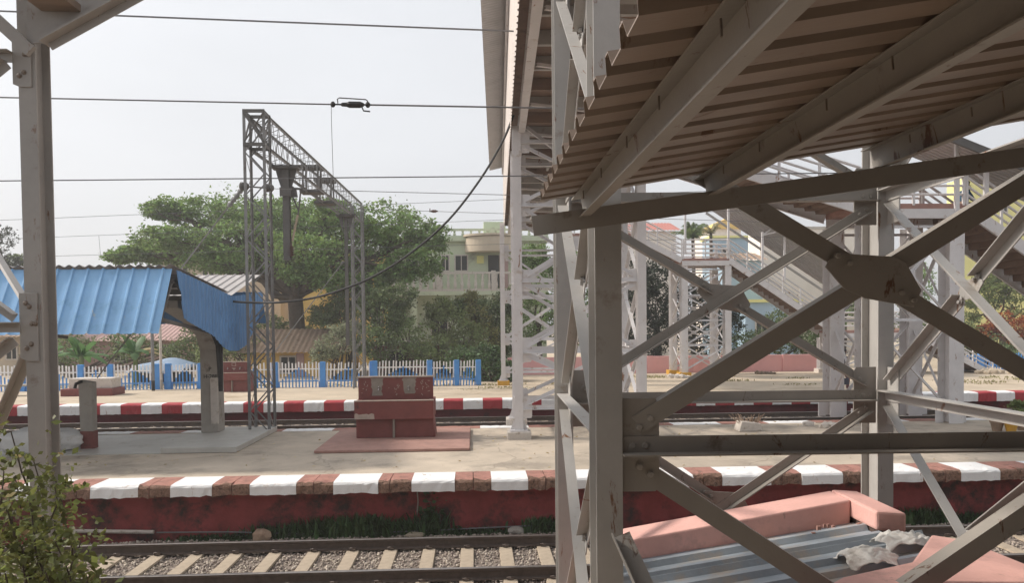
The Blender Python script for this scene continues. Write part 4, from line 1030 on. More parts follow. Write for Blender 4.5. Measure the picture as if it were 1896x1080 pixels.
# tarpaulin shelter behind the fence
a=at(236,690,39.5); t=thing('tarpaulin_shelter','low blue tarpaulin lean-to behind the fence under the banana leaves','shelter',a)
q=MB(); p=[at(240,672,39.2),at(268,652,39.8),at(300,650,40.2),at(338,672,39.6),at(345,705,39.4),at(236,705,39.2)]
n=12; vs=[]
for j in range(7):
    for i in range(n+1):
        u=i/n; v=j/6; x=at(238,690,39.3).x+(at(345,690,39.3).x-at(238,690,39.3).x)*u
        vs.append((x,38.9+v*2.2,PZ+.6+.62*math.sin(math.pi*(v*.5))*(.55+.45*math.sin(math.pi*u))+.04*math.sin(9*u+3*v)))
fs=[(j*(n+1)+i,j*(n+1)+i+1,(j+1)*(n+1)+i+1,(j+1)*(n+1)+i) for j in range(6) for i in range(n)]
o=q.add(vs,fs).build('tarpaulin','tarp',t,smooth=True); sol=o.modifiers.new('thick','SOLIDIFY'); sol.thickness=.012
MB().box((at(240,690,40).x,40.9,PZ-.1),(at(342,690,40).x,41.1,PZ+1.0)).build('back_wall','dark',t)
for px in (240,290,342): MB().tube([at(px,710,38.95),at(px,682,38.95)],.03,6).build('prop','bark',t)

# ================================================================== PINK WALL
pwl=thing('boundary_wall','long pink plastered boundary wall behind the footbridge towers','wall',at(1300,705,43))
x0=at(940,700,43).x; x1=at(1545,700,43).x
MB().box((x0,43,PZ-.1),(x1,43.22,at(1300,659,43).z)).build('wall','pinkfar',pwl,bevel=.02)
q=MB()
for k in range(8):
    x=x0+.3+(x1-x0-.6)*k/7; q=MB(); q.box((x-.14,42.93,PZ-.1),(x+.14,43,at(1300,658,43).z)); q.build('pier','pinkfar',pwl)
# rubble and pots along its foot
def clump(name,label,cat,px,py,Y,n,s,m,grp=None,seed=0):
    r=random.Random(seed); p=at(px,py,Y); t=thing(name,label,cat,(p.x,Y,PZ))
    for k in range(n):
        b=bmesh.new(); bmesh.ops.create_icosphere(b,subdivisions=1,radius=1); sc=(s*r.uniform(.5,1.1),s*r.uniform(.5,1),s*r.uniform(.4,.8)); c=Vector((p.x+r.gauss(0,s*1.6),Y+r.gauss(0,s),PZ+sc[2]*.4))
        for v in b.verts: v.co*=r.uniform(.75,1.15); v.co=Vector((v.co.x*sc[0],v.co.y*sc[1],v.co.z*sc[2]))+c
        me=bpy.data.meshes.new('lump'); b.to_mesh(me); b.free(); me.materials.append(MT[m]); o=bpy.data.objects.new('lump',me); C.objects.link(o); o.parent=t; o.matrix_parent_inverse=parent_inv(t)
clump('rubble_heap','pale rubble heap around the yellow footed tower legs','rubble',1258,706,39.0,14,.22,'concw',None,1)
clump('rubble_heap','broken concrete around the foot of the middle platform stair column','rubble',1527,795,19.6,9,.16,'concw',None,2)
clump('rubble_heap','earth and stone heap at the foot of the far staircase','rubble',1838,706,38.9,16,.28,'earth',None,3)
clump('rubble_heap','low debris along the pink wall behind the braces','rubble',1420,712,41,16,.16,'soil',None,4)
pt=thing('broken_planter','broken whitewashed planter with dry stalks on the middle platform','planter',at(1385,805,19.0))
p=at(1385,803,19.2); MB().prism([(p.x-.30,19.0,PZ),(p.x+.30,19.0,PZ),(p.x+.26,19.0,PZ+.2),(p.x-.22,19.0,PZ+.26)],(0,.42,0)).build('box','concw',pt,bevel=.02)
q=MB(); r=random.Random(8)
for k in range(40):
    a=r.uniform(-.28,.28); q.tube([(p.x+a,19.2+r.uniform(-.12,.12),PZ+.2),(p.x+a*1.5+r.gauss(0,.06),19.2+r.gauss(0,.1),PZ+.28+r.random()*.16)],.008,4)
q.build('stalk','rust',pt)
for k,(px,py,lab) in enumerate(((1846,801,'small terracotta pot nearest the stair column, at the right edge'),(1872,803,'mustard coloured pot second from the right edge'),(1893,799,'tan pot touching the right edge of the view'))):
    p=atz(px,py-2,PZ); t=thing('flower_pot',lab,'pot',(p.x,p.y,PZ),'pots on the middle platform')
    MB().lathe((p.x,p.y,PZ),[(.10,0),(.15,.22),(.17,.22),(.17,.27),(.14,.27)],14).build('pot','rust' if k!=1 else 'yband',t,smooth=False)
pp=atz(1885,800,PZ); t=thing('potted_plant','bushy green plant by the right edge in front of the far red wall','plant',(pp.x,pp.y+1,PZ))
pc=at(1888,752,pp.y+1); leaves('foliage',[((pc.x,pp.y+1,pc.z-.15),(.32,.25,.28))],26,30,.10,'lg_olive',t); MB().tube([(pc.x,pp.y+1,PZ),(pc.x+.02,pp.y+1,pc.z-.2)],.02,6).build('stem','bark',t)

# ================================================================== STAIRCASES
def handrail(mb, pts, hts=(.24,.47,.70,.95), r=.033, post=1.1):
    L=0
    for a,b in zip(pts[:-1],pts[1:]):
        a=Vector(a); b=Vector(b)
        for h in hts: mb.tube([a+ZB*h,b+ZB*h],r if h<.85 else r*1.15,6)
        n=max(1,int((b-a).length/post))
        for i in range(n+1): p=a.lerp(b,i/n); mb.bar(p-ZB*.05,p+ZB*hts[-1],.06,.05,(0,1,0))
def flight(t,p0,p1,y0,y1,nstep,m='steelwhite',und='brownund'):
    """stair flight falling from p0 to p1 (x,z) between y0 and y1"""
    (xa,za),(xb,zb)=p0,p1
    for y in (y0,y1):
        MB().chan((xa,y,za-.12),(xb,y,zb-.12),.08,.30,ZB,.012,1 if y==y0 else -1).build('stringer',m,t)
    s=MB()
    for k in range(nstep):
        x=xa+(xb-xa)*k/nstep; x2=xa+(xb-xa)*(k+1)/nstep; z=za+(zb-za)*(k+.5)/nstep
        s.box((x,y0+.05,z-.05),(x2+.03*(1 if xb>xa else -1),y1-.05,z)); s.box((x-.01,y0+.05,z-.0),(x+.02,y1-.05,z+abs(zb-za)/nstep))
    s.build('step',und,t)
    h=MB(); handrail(h,[(xa,y0,za),(xb,y0,zb)]); h.build('handrail',m,t)
    h=MB(); handrail(h,[(xa,y1,za),(xb,y1,zb)]); h.build('handrail',m,t)
def landing(t,xa,xb,z,y0,y1,m='steelwhite',rails=(1,1)):
    MB().box((xa,y0,z-.14),(xb,y1,z)).build('landing_slab','plinth',t)
    MB().chan((xa,y0-.03,z-.27),(xb,y0-.03,z-.27),.08,.25,ZB).build('landing_beam',m,t); MB().chan((xa,y1,z-.27),(xb,y1,z-.27),.08,.25,ZB).build('landing_beam',m,t)
    for y,f in ((y0,rails[0]),(y1,rails[1])):
        if f: h=MB(); handrail(h,[(xa+.09,y,z),(xb-.09,y,z)]); h.build('handrail',m,t)
# far staircase down to the far platform
YS0,YS1=39.6,41.6
fs_=thing('staircase','white far staircase descending past the pink wall with slanted grey roof','staircase',at(1300,700,40))
zA=at(1300,478,YS0).z; xA0=at(1262,478,YS0).x; xA1=at(1350,478,YS0).x
zB_=at(1600,612,YS0).z; xB0=at(1548,612,YS0).x; xB1=at(1690,612,YS0).x; xC=at(1838,700,YS0).x
xU=at(1060,440,YS0).x; zU=8.5
xm=at(1172,436,YS0).x
landing(fs_,xU,xm,at(1172,432,YS0).z,YS0,YS1); flight(fs_,(xm,at(1172,432,YS0).z),(xA0,zA),YS0,YS1,9)
landing(fs_,xA0,xA1,zA,YS0,YS1); flight(fs_,(xA1,zA),(xB0,zB_),YS0,YS1,20); landing(fs_,xB0,xB1,zB_,YS0,YS1); flight(fs_,(xB1,zB_),(xC,PZ),YS0,YS1,13)
for px,pt_ in ((1268,375),(1348,375),(1411,430),(1452,415)):
    p=at(px,pt_,YS0); MB().bar((p.x,YS0-.05,p.z),(p.x,YS0-.05,at(px,470 if px<1350 else 520,YS0).z),.10,.08,(0,1,0)).build('roof_post','steelwhite',fs_)
yb=MB(); c=at(1411,436,YS0); yb.bar(c,at(1427,425,YS0),.07,.05,(0,1,0)); yb.bar(c,at(1436,430,YS0-.2),.07,.05,(0,1,0)); yb.build('roof_bracket','steelwhite',fs_)
# stair tower
def tower(t,xs,ys,zt,zb,lw,foot,m='steelwhite',bays=4):
    for x in xs:
        for y in ys:
            MB().ibeam((x,y,zb),(x,y,zt),lw,lw*1.3,(0,1,0),.014).build('leg',m,t)
            if foot: MB().box((x-lw*.9,y-lw,PZ-.02),(x+lw*.9,y+lw,PZ+.22)).build('foot',foot,t,bevel=.015)
    for y in ys:
        for i in range(bays):
            z0=zb+.3+(zt-zb-.5)*i/bays; z1=zb+.3+(zt-zb-.5)*(i+1)/bays; n=Vector((0,-1,0)); o=MB()
            o.ang((xs[0],y-.02,z0),(xs[1],y-.02,z1),.075,n); o.build('brace',m,t)
            MB().ang((xs[0],y-.045,z1),(xs[1],y-.045,z0),.075,n).build('brace',m,t); MB().ang((xs[0],y-.03,z1),(xs[1],y-.03,z1),.075,n).build('strut',m,t)
            c=Vector(((xs[0]+xs[1])/2,y-.055,(z0+z1)/2)); MB().box((c.x-.14,c.y-.006,c.z-.1),(c.x+.14,c.y,c.z+.1)).build('gusset_plate',m,t)
    for x in xs:
        for i in range(bays):
            z0=zb+.3+(zt-zb-.5)*i/bays; z1=zb+.3+(zt-zb-.5)*(i+1)/bays
            MB().ang((x-.02,ys[0],z0),(x-.02,ys[1],z1),.07,(-1,0,0)).build('brace',m,t); MB().ang((x-.04,ys[0],z1),(x-.04,ys[1],z0),.07,(-1,0,0)).build('brace',m,t)
tw=thing('stair_tower','white braced tower with yellow feet under the far stair landing','tower',at(1300,700,40))
tower(tw,(at(1266,600,YS0+.2).x,at(1346,600,YS0+.2).x),(YS0+.2,YS1+.4),zA-.4,PZ,.34,'yband')
tw=thing('stair_tower','low white braced tower under the lower landing of the far staircase','tower',at(1600,700,40))
tower(tw,(at(1502,640,YS0+.3).x+1.3,xB1-.2),(YS0+.2,YS1),zB_-.4,PZ,.3,'concw',bays=1)
# slanted roof over the far stair
rf=thing('stair_roof','slanted grey corrugated roof over the lower flight of the far staircase','roof',at(1450,420,40))
p0=at(1335,335,YS0-.3); p1=at(1570,492,YS0-.3); dz=.45
MB().sheet(Vector((p0.x,YS0-.6,p0.z-dz)),Vector((0,2.6,-.62)),Vector((p1.x-p0.x,0,p1.z-p0.z)),.25,.035,'trap',1,nrm=Vector((.5,0,.86))).build('roof_sheet','asb',rf)
MB().bar((p0.x,YS0-.55,p0.z-dz-.1),(p1.x,YS0-.55,p1.z-dz-.1),.06,.12,ZB).build('eave_beam','steel',rf); MB().bar((p0.x,YS1+.3,p0.z-dz-.8),(p1.x,YS1+.3,p1.z-dz-.8),.06,.12,ZB).build('eave_beam','steel',rf)
# middle platform staircase
YM0,YM1=20.0,22.0
ms=thing('staircase','white staircase with a landing over the middle platform, person seated on its lower flight','staircase',at(1700,790,20))
zL=at(1700,377,YM0).z; xL0=at(1592,385,YM0).x; xL1=at(1790,385,YM0).x
xT=at(1215,262,YM0).x; zT=at(1389,318,YM0).z+ (at(1389,318,YM0).x-xT)*.33
xe=at(2300,660,YM0).x
flight(ms,(xT,zT),(xL0,zL),YM0,YM1,17); landing(ms,xL0,xL1,zL,YM0,YM1); flight(ms,(xL1,zL),(xL1+8.6,PZ),YM0,YM1,32)
tw=thing('stair_tower','tall white columns braced under the landing of the middle platform staircase','tower',at(1700,790,20))
tower(tw,(at(1604,700,YM0+.1).x,at(1760,700,YM0+.1).x),(YM0+.1,YM1),zL-.4,PZ,.40,None,bays=2)
for px,Y in ((1604,YM0+.1),(1760,YM0+.1),(1541,YM1),(1690,YM1)):
    x=at(px,700,Y).x
    for s in (-1,1): MB().prism([(x+s*.21,Y-.03,PZ),(x+s*.42,Y-.03,PZ),(x+s*.42,Y-.03,PZ+.42),(x+s*.21,Y-.03,PZ+.42)],(0,.03,0)).build('base_plate','steelwhite',tw)
for px,top,Y in ((1772,262,YM0-.05),(1826,300,YM0-.05)):
    p=at(px,top,Y); b=at(px,400,Y); MB().bar((p.x,Y,b.z),(p.x,Y,p.z),.11,.09,(0,1,0)).build('roof_post','steelwhite',ms)
rf2=thing('stair_roof','dark roof edge falling to the right over the middle platform staircase','roof',at(1830,290,20))
p0=at(1690,228,YM0-.3); p1=at(2050,372,YM0-.3)
MB().sheet(Vector((p0.x,YM0-.6,p0.z)),Vector((0,3.2,.4)),Vector((p1.x-p0.x,0,p1.z-p0.z)),.25,.035,'trap',1,nrm=Vector((.4,0,.9))).build('roof_sheet','asb',rf2)
MB().bar((p0.x,YM0-.55,p0.z-.1),(p1.x,YM0-.55,p1.z-.1),.08,.2,ZB).build('eave_beam','drop',rf2)

# ================================================================== PINK WALLED ROOF BELOW THE VIEWER
kb_=thing('trackside_hut','pink parapet hut with dusty blue corrugated roof below the viewer','hut',at(1400,1000,5.2))
YW=6.5
c0=at(1110,987,YW); c1=at(1575,926,YW-.36)
def par(poly_fr,ext,m,name,bev=.015): return MB().prism(poly_fr,ext).build(name,m,kb_,bevel=bev)
th=.36
f0=at(1110,1012,YW-th); f1=at(1572,925,YW-th)
sl2=(c1.z-c0.z)/(c1.x-c0.x)
hh=.18
par([Vector((c0.x,YW-th,c0.z)),Vector((c1.x,YW-th,c1.z)),Vector((c1.x,YW-th,c1.z-1.5)),Vector((c0.x,YW-th,c0.z-1.5))],(0,th,0),'pink','parapet')
# return block at the upper corner
xr=c1.x; rl=.8; wr=.24
par([Vector((xr+.003,YW-th-.40,c1.z-.0)),Vector((xr+.003,YW,c1.z+.01)),Vector((xr+.003,YW,c1.z-.15)),Vector((xr+.003,YW-th-.40,c1.z-.15))],(wr,0,-.02),'pink','return_block',.02)
par([Vector((xr+.03,YW-th-.36,c1.z-.152)),Vector((xr+.03,YW-.02,c1.z-.152)),Vector((xr+.03,YW-.02,c1.z-1.5)),Vector((xr+.03,YW-th-.36,c1.z-1.5))],(wr-.05,0,0),'brick','dark_gap_fill',.01)  # near-black body standing in for the shaded gap under the block
zs0=c0.z-hh; 
rs=Vector((c0.x-.1,YW-th-.004,zs0-.0)); L2=at(1722,987,5.5).x-c0.x+.1
LA=xr-c0.x+.12; nr_=Vector((-sl2,0,1)).normalized()
MB().sheet(rs+Vector((0,-.56,0)),Vector((0,.56,0)),Vector((LA,0,LA*sl2*.92)),.24,.045,'trap',1,nrm=nr_).build('roof_sheet','bluegrey',kb_)
MB().sheet(rs+Vector((0,-1.36,-.006)),Vector((0,.82,0)),Vector((L2,0,L2*sl2*.92)),.24,.045,'trap',1,nrm=nr_).build('roof_sheet','bluegrey',kb_)
MB().box((c0.x-.05,YW-1.6,-.45),(c0.x+L2-.25,YW-th-.01,zs0-.12)).build('wall','pink',kb_)
clumpn=random.Random(4); q=MB()
for k in range(12):
    p=Vector((xr-.25+clumpn.gauss(0,.14),YW-th-.10+clumpn.gauss(0,.10),0)); z=zs0+(p.x-c0.x)*sl2*.92+.05; s=clumpn.uniform(.005,.016)
    MB().box((p.x-s,p.y-s,z-.02),(p.x+s,p.y+s*.8,z+s)).build('brick_crumb','plinth',kb_)
pb=thing('parapet_block','pink painted parapet corner at the lower right in front of the blue roof','parapet',at(1800,1040,4.0))
za=2.02
P=[atz(1724,990,za),atz(1795,1002,za),atz(1960,1068,za),atz(1640,1135,za),atz(1480,1110,za),atz(1560,1068,za),atz(1688,1040,za)]
MB().prism([Vector((p.x,p.y,za)) for p in P],(0,0,-1.2)).build('block','pink',pb,bevel=.02)
# crumpled plastic: folded sheet heaps
def crumple(label,c,r,seed):
    n=34; g=np.random.default_rng(seed); U,V_=np.meshgrid(np.linspace(-1,1,n),np.linspace(-1,1,n)); D=np.sqrt(U**2+V_**2)
    Z=np.zeros_like(U)
    for k in range(16):
        f=g.uniform(2,14); th=g.uniform(0,6.28); ph=g.uniform(0,6.28); Z+=np.abs(np.sin(f*(U*np.cos(th)+V_*np.sin(th))+ph))/(1+f*.35)
    Z=Z/Z.max(); H=np.clip(1-D**2*.6,.0,1)**.6*(.15+1.1*Z)
    X=U*(1-.12*np.abs(V_))+.09*np.sin(7*V_+seed); Y=V_*(1-.15*np.abs(U))+.09*np.sin(6*U+2*seed)
    P=np.stack([c[0]+X*r[0],c[1]+Y*r[1],c[2]+H*r[2]],-1).reshape(-1,3); i=np.arange((n-1)**2); a=(i//(n-1))*n+i%(n-1)
    o=npmesh('plastic_bag',P,np.stack([a,a+1,a+n+1,a+n],1),'bag'); s=o.modifiers.new('thick','SOLIDIFY'); s.thickness=.004; tag(o,label,'bag','crumpled plastic on the blue roof')
def onroof(px,py,Y):
    x=at(px,py,Y).x; return Vector((x,Y,zs0+(x-c0.x)*sl2*.92+.03))
p=onroof(1606,1040,5.2); crumple('crumpled dusty white plastic bag on the left against the pink block',p,(.19,.17,.10),3)
p=onroof(1672,1030,5.42); crumple('flatter crumpled plastic bag on the right between the ribs and pink block',p,(.20,.15,.09),5)
# ================================================================== HOUSES
def win(parent,x0,x1,z0,z1,y,fm='concw',pane='dark',name='window'):
    """a recessed-looking window: a projecting frame with a dark pane set behind its face"""
    w_=MB(); fw=.09
    w_.box((x0-fw,y-.10,z0-fw),(x1+fw,y,z0)); w_.box((x0-fw,y-.10,z1),(x1+fw,y,z1+fw)); w_.box((x0-fw,y-.10,z0),(x0,y,z1)); w_.box((x1,y-.10,z0),(x1+fw,y,z1))
    o=w_.build(name,fm,parent); p=MB().box((x0,y-.03,z0),(x1,y-.003,z1)).build('pane',pane,o)
    g=MB(); g.box(((x0+x1)/2-.03,y-.06,z0),((x0+x1)/2+.03,y-.032,z1)); g.build('bar',fm,o); return o
def X_(px,Y): return at(px,600,Y).x
def Z_(py,px,Y): return at(px,py,Y).z
# pale green two-storey house
Yg=58.0; gh=thing('green_house','pale green two storey house with balustraded balcony left of the footbridge','house',at(860,690,Yg))
xl,xr_=X_(715,Yg),X_(1012,Yg); zr=Z_(447,860,Yg); zf=Z_(505,860,Yg); z2=Z_(545,860,Yg)
MB().box((xl,Yg,PZ-.1),(xr_,Yg+9,zr)).build('wall','green',gh)
MB().box((xl-.2,Yg-.35,zr-.02),(xr_+.2,Yg+9.2,zr+.25)).build('cornice','green',gh)
def balus(name,x0,x1,y,z0,z1,m,step=.62,curve=None):
    b=MB(); b.box((x0,y-.09,z1-.16),(x1,y+.09,z1)); b.box((x0,y-.09,z0),(x1,y+.09,z0+.16)); x=x0+.2
    while x<x1-.1:
        b.lathe((x,y,z0+.16),[(.09,0),(.13,(z1-z0-.32)*.25),(.07,(z1-z0-.32)*.6),(.10,z1-z0-.32)],8); x+=step
    x=x0
    while x<=x1+.01:
        b.box((x-.16,y-.13,z0),(x+.16,y+.13,z1+.08)); x+=(x1-x0)/max(1,round((x1-x0)/3.6))
    return b.build(name,m,gh)
balus('roof_balustrade',xl,xr_,Yg-.1,zr+.25,Z_(424,860,Yg),'green')
# round bay with its curved band
xc=X_(912,Yg); rb=2.0; q=MB(); n=18
for zz0,zz1,rr_ in ((Z_(468,905,Yg),Z_(441,905,Yg),rb),(Z_(440,905,Yg)+.005,Z_(436,905,Yg),rb+.15)):
    P0=[Vector((xc+rr_*math.cos(math.pi+math.pi*i/n),Yg-.02+.75*rr_*math.sin(math.pi+math.pi*i/n),zz0)) for i in range(n+1)]
    q.prism(P0,(0,0,zz1-zz0))
q.build('round_bay','beige',gh)
MB().box((X_(898,Yg),Yg+2,zr+.2),(X_(940,Yg),Yg+5,Z_(404,915,Yg))).build('stair_room','green',gh)
MB().box((xl-.1,Yg-1.6,zf-1.75),(xr_,Yg-.003,zf-1.45)).build('balcony_slab','green',gh)
balus('balcony_balustrade',xl,xr_,Yg-1.5,zf-1.45,zf-.05,'concw',.5)
win(gh,X_(845,Yg),X_(866,Yg),Z_(501,855,Yg),Z_(474,855,Yg),Yg); win(gh,X_(820,Yg),X_(832,Yg),Z_(501,826,Yg),Z_(474,826,Yg),Yg)
win(gh,X_(753,Yg),X_(775,Yg),Z_(501,765,Yg),Z_(474,765,Yg),Yg)
d=MB().box((X_(905,Yg),Yg-.06,zf-1.4),(X_(925,Yg),Yg-.003,Z_(473,915,Yg))).build('door','dark',gh); MB().box((X_(926,Yg),Yg-.07,zf-1.4),(X_(942,Yg),Yg-.003,Z_(473,930,Yg))).build('door','pinkhouse',gh)
MB().box((X_(884,Yg),Yg-.12,Z_(488,890,Yg)),(X_(897,Yg),Yg-.02,Z_(474,890,Yg))).build('yellow_cloth','paleyellow',gh)
for px in (770,840,905,960): MB().box((X_(px,Yg)-.2,Yg-1.5,PZ-.1),(X_(px,Yg)+.2,Yg-1.1,zf-1.76)).build('pillar','green',gh)
win(gh,X_(800,Yg),X_(828,Yg),Z_(650,810,Yg),Z_(590,810,Yg),Yg); win(gh,X_(870,Yg),X_(896,Yg),Z_(650,880,Yg),Z_(590,880,Yg),Yg)
def house(name,label,px0,px1,pyt,Y,dep,m,wins=(),roof=None,ov=.3):
    t=thing(name,label,'house',at((px0+px1)/2,690,Y)); x0,x1=X_(px0,Y),X_(px1,Y); zt=Z_(pyt,(px0+px1)/2,Y)
    MB().box((x0,Y,PZ-.1),(x1,Y+dep,zt)).build('wall',m,t)
    if roof=='flat': MB().box((x0-ov,Y-ov,zt+.001),(x1+ov,Y+dep+ov,zt+.22)).build('roof_slab','concw' if m!='bluehouse' else 'paleyellow',t)
    elif roof=='wallcap': MB().box((x0-.08,Y-.08,zt+.001),(x1+.08,Y+.3,zt+.2)).build('parapet_cap','concw',t)
    elif roof: MB().sheet(Vector((x0-ov,Y-.9,zt-.15)),Vector((x1-x0+2*ov,0,0)),Vector((0,dep*.6,1.3)),.3,.05,'sine',1,nrm=ZB).build('roof',roof,t); 
    for (a,b,c,d) in wins: win(t,X_(a,Y),X_(b,Y),Z_(d,a,Y),Z_(c,a,Y),Y)
    return t
house('beige_house','tall beige house with dark windows seen through the left side of the big tree',300,520,462,62,9,'beige',((378,398,492,520),(418,444,488,516),(468,488,486,512),(330,350,494,520)),'flat')
house('yellow_house','bright yellow house behind the trunk of the big tree',556,720,470,57,9,'yellow',((588,606,502,530),(640,660,500,528),(690,705,580,620)),'flat')
t=house('yellow_shop','low yellow shed with rusty tin roof behind the picket fence',452,640,648,44,5,'yellow',((520,546,662,690),),'rust',.4)
MB().box((X_(548,44),43.9,PZ),(X_(562,44),43.99,Z_(655,555,44))).build('door','pinkhouse',t)
house('pink_house','faded pink low house behind the banana plants',86,345,628,52,7,'pinkhouse',((140,160,640,665),(212,232,640,668),(300,316,640,668)),'pinkhouse',.5)
house('grey_house','grey brown shack with tin roof behind the left post',-80,96,620,50,6,'beige',((12,30,640,665),),'rust',.4)
house('maroon_shed','dark maroon open shed in the shade behind the bushes',690,880,640,46,4,'maroon',((716,748,650,690),(790,820,650,692)),'flat',.3)
t=house('blue_house','light blue house with lemon roof band behind the far stair landing',1318,1420,441,72,3,'bluehouse',((1338,1352,460,476),),'flat',.2)
MB().box((X_(1318,72)-.1,71.9,Z_(487,1370,72)),(X_(1436,72),71.995,Z_(483,1370,72))).build('band','paleyellow',t)
MB().box((X_(1420,72)+.005,72.2,PZ),(X_(1436,72),74.5,Z_(484,1430,72))).build('wing','bluehouse',t)
house('pale_blue_house','small washed blue house low between tower and stair flight',1380,1480,560,56,5,'bluehouse',((1400,1420,590,620),(1440,1456,590,620)),'flat',.2)
t=house('cream_house','large sunlit cream house behind the far staircase roof',1408,1620,424,66,3,'cream2',(),'wallcap')
t=thing('red_roofed_house','house with red sheet roof beside the white column','house',at(1210,690,68)); x0,x1=X_(1150,68),X_(1252,68); z=Z_(428,1200,68)
MB().box((x0,68,PZ-.1),(x1,76,z)).build('wall','cream2',t); MB().sheet(Vector((x0-.4,67.5,z)),Vector((x1-x0+.8,0,0)),Vector((0,4,1.15)),.3,.05,'sine',1,nrm=ZB).build('roof','redroof',t)
t=thing('gable_house','small ochre gabled house over the blue house roof','house',at(1345,690,85)); x0,x1=X_(1318,85),X_(1372,85); z=Z_(424,1345,85)
MB().box((x0,85,PZ-.1),(x1,92,z)).build('wall','cream2',t); MB().prism([(x0-.3,84.7,z),(x1+.3,84.7,z),((x0+x1)/2,84.7,Z_(404,1345,85))],(0,7.6,0)).build('roof','yellow',t)
t=thing('tin_shed','rust red tin roofed shed seen through the far stair railings','shed',at(1390,690,58)); x0,x1=X_(1338,58),X_(1412,58); z=Z_(482,1380,58)
MB().box((x0,58,PZ-.1),(x1,62,z)).build('wall','bluehouse',t); MB().sheet(Vector((x0-.3,57.6,z)),Vector((x1-x0+.6,0,0)),Vector((0,3,.75)),.3,.05,'sine',1,nrm=ZB).build('roof','rust',t)
house('yellow_building','tall lemon yellow building behind the right end of the staircase',1782,2060,330,70,2.5,'paleyellow',((1850,1862,372,392),),'wallcap')

# ================================================================== TREES
def limb(mb,p,q,r,rr,sag=.12):
    p=Vector(p); q=Vector(q); L=(q-p).length; n=7; pts=[]
    j=[Vector((rr.gauss(0,.05),rr.gauss(0,.05),rr.gauss(0,.04)))*L for _ in range(n+1)]
    for i in range(n+1):
        f=i/n; pts.append(p.lerp(q,f)+ZB*L*sag*math.sin(math.pi*f)+(j[i] if 0<i<n else Vector()))
    mb.tube(pts,[r*(1-.72*i/n) for i in range(n+1)],7 if r>.06 else 5,cap=False); return pts
def tree(name,label,base,ht_trunk,r,limbs,L,depth,blobs,per,nsub,size,m,seed=0,flat=.45,sub=.26,group=None,spread=.55,extra=None):
    rr=random.Random(seed); b=Vector(base); t=thing(name,label,'tree',b,group)
    mb=MB(); top=b+Vector((rr.gauss(0,.1),0,ht_trunk))
    mb.tube([b-ZB*.2,b+ZB*.15,b.lerp(top,.45)+Vector((rr.gauss(0,.12),0,0)),top],[r*1.5,r*1.12,r*.95,r*.85],12)
    mb.build('trunk','bark',t); lb=MB()
    for c_,rd in blobs:
        if c_[2]<top.z+.2: continue
        pts=limb(lb,top-ZB*rr.uniform(.1,.7),Vector(c_)-ZB*rd[2]*.2,r*rr.uniform(.28,.5),rr)
        for k in range(3): limb(lb,pts[rr.choice((4,5,6))],Vector(c_)+Vector((rr.uniform(-.8,.8)*rd[0],rr.uniform(-.8,.8)*rd[1],rr.uniform(-.3,.5)*rd[2])),r*.12,rr,.05)
    lb.build('limb','bark',t)
    leaves('crown',blobs,per,nsub,size,m,t,flat,sub)
    return t
def blob(px,py,Y,rx,rz,ry=None): 
    p=at(px,py,Y); return ((p.x,Y,p.z),(rx*Y/FPX,(ry if ry else rx*.8)*Y/FPX,rz*Y/FPX))
Yt=47.0
bl=[blob(p,q,Yt+dy,rx,rz) for p,q,rx,rz,dy in ((300,388,34,18,-1),(360,395,60,30,0),(430,390,60,34,2),(300,440,52,24,-2),(260,468,36,16,0),(350,452,70,30,2),(430,446,72,34,-2),(500,420,60,38,0),
   (570,410,62,38,2),(610,395,40,26,-2),(640,430,66,40,0),(700,410,56,36,-1),(750,430,52,42,1),(795,440,36,34,0),(700,470,66,40,2),(770,490,46,30,-2),(560,462,70,36,-3),(490,470,64,26,2),(400,486,66,18,-2),(320,476,56,16,1),
   (470,410,56,34,1),(520,400,50,34,3),(545,440,60,40,1),(450,430,50,36,3),(655,455,60,44,4),(230,475,30,12,0),(290,462,44,20,2),(660,505,40,22,0),(735,505,40,22,-2),(450,500,40,14,0),(590,485,40,20,2),(620,520,44,20,-3),(690,530,40,20,-2),(560,505,40,18,-3))]
tree('rain_tree','huge spreading rain tree with feathery green crown behind the lattice portal',(at(548,690,Yt).x,Yt,PZ),5.0,.50,6,5.2,3,bl,40,52,.22,'lg_tree',3,.60,.33)
# trees and bushes, each its own
def bush(label,blobs,per,nsub,size,m,stem=True,seed=0,name='bush',sub=.32):
    c=blobs[0][0]; rr=random.Random(seed); t=thing(name,label,'bush',(c[0],c[1],PZ))
    mb=MB()
    for b_,r in blobs:
        for k in range(3): mb.tube([(c[0]+rr.gauss(0,.2),c[1],PZ-.1),((c[0]+b_[0])/2+rr.gauss(0,.2),b_[1],(PZ+b_[2])/2),(b_[0]+rr.gauss(0,r[0]*.4),b_[1],b_[2]+rr.uniform(0,.5)*r[2])],[.06,.045,.02],5)
    mb.build('stem','bark',t); leaves('foliage',blobs,per,nsub,size,m,t,.7,sub); return t
bush('broad olive bush in front of the green house',[blob(830,606,44,46,38),blob(806,650,42,50,26),blob(862,632,44,40,34),blob(815,572,44.5,30,22)],30,64,.17,'lg_olive',seed=1)
bush('pale leaved light green shrub left of the broad olive bush',[blob(752,618,42.5,34,30),blob(770,655,42,36,24),blob(740,590,43,24,20)],26,44,.16,'lg_light',seed=31)
bush('upright yellowish shrub rising in front of the house balcony',[blob(885,590,46,24,34),blob(900,630,45.5,28,34),blob(872,556,46.5,14,18)],24,46,.15,'lg_yell',seed=32)
bush('dark green bushy tree right of the far portal mast',[blob(706,580,42,38,44),blob(735,552,43,38,26),blob(700,640,41,36,34)],30,64,.17,'lg_dark',seed=2)
bush('tangled dark bush shading the foot of the green house by the far white column',[blob(905,588,47,44,36),blob(935,620,48,40,44),blob(860,572,48,36,22),blob(940,560,48,22,26)],34,80,.17,'lg_dark',seed=3)
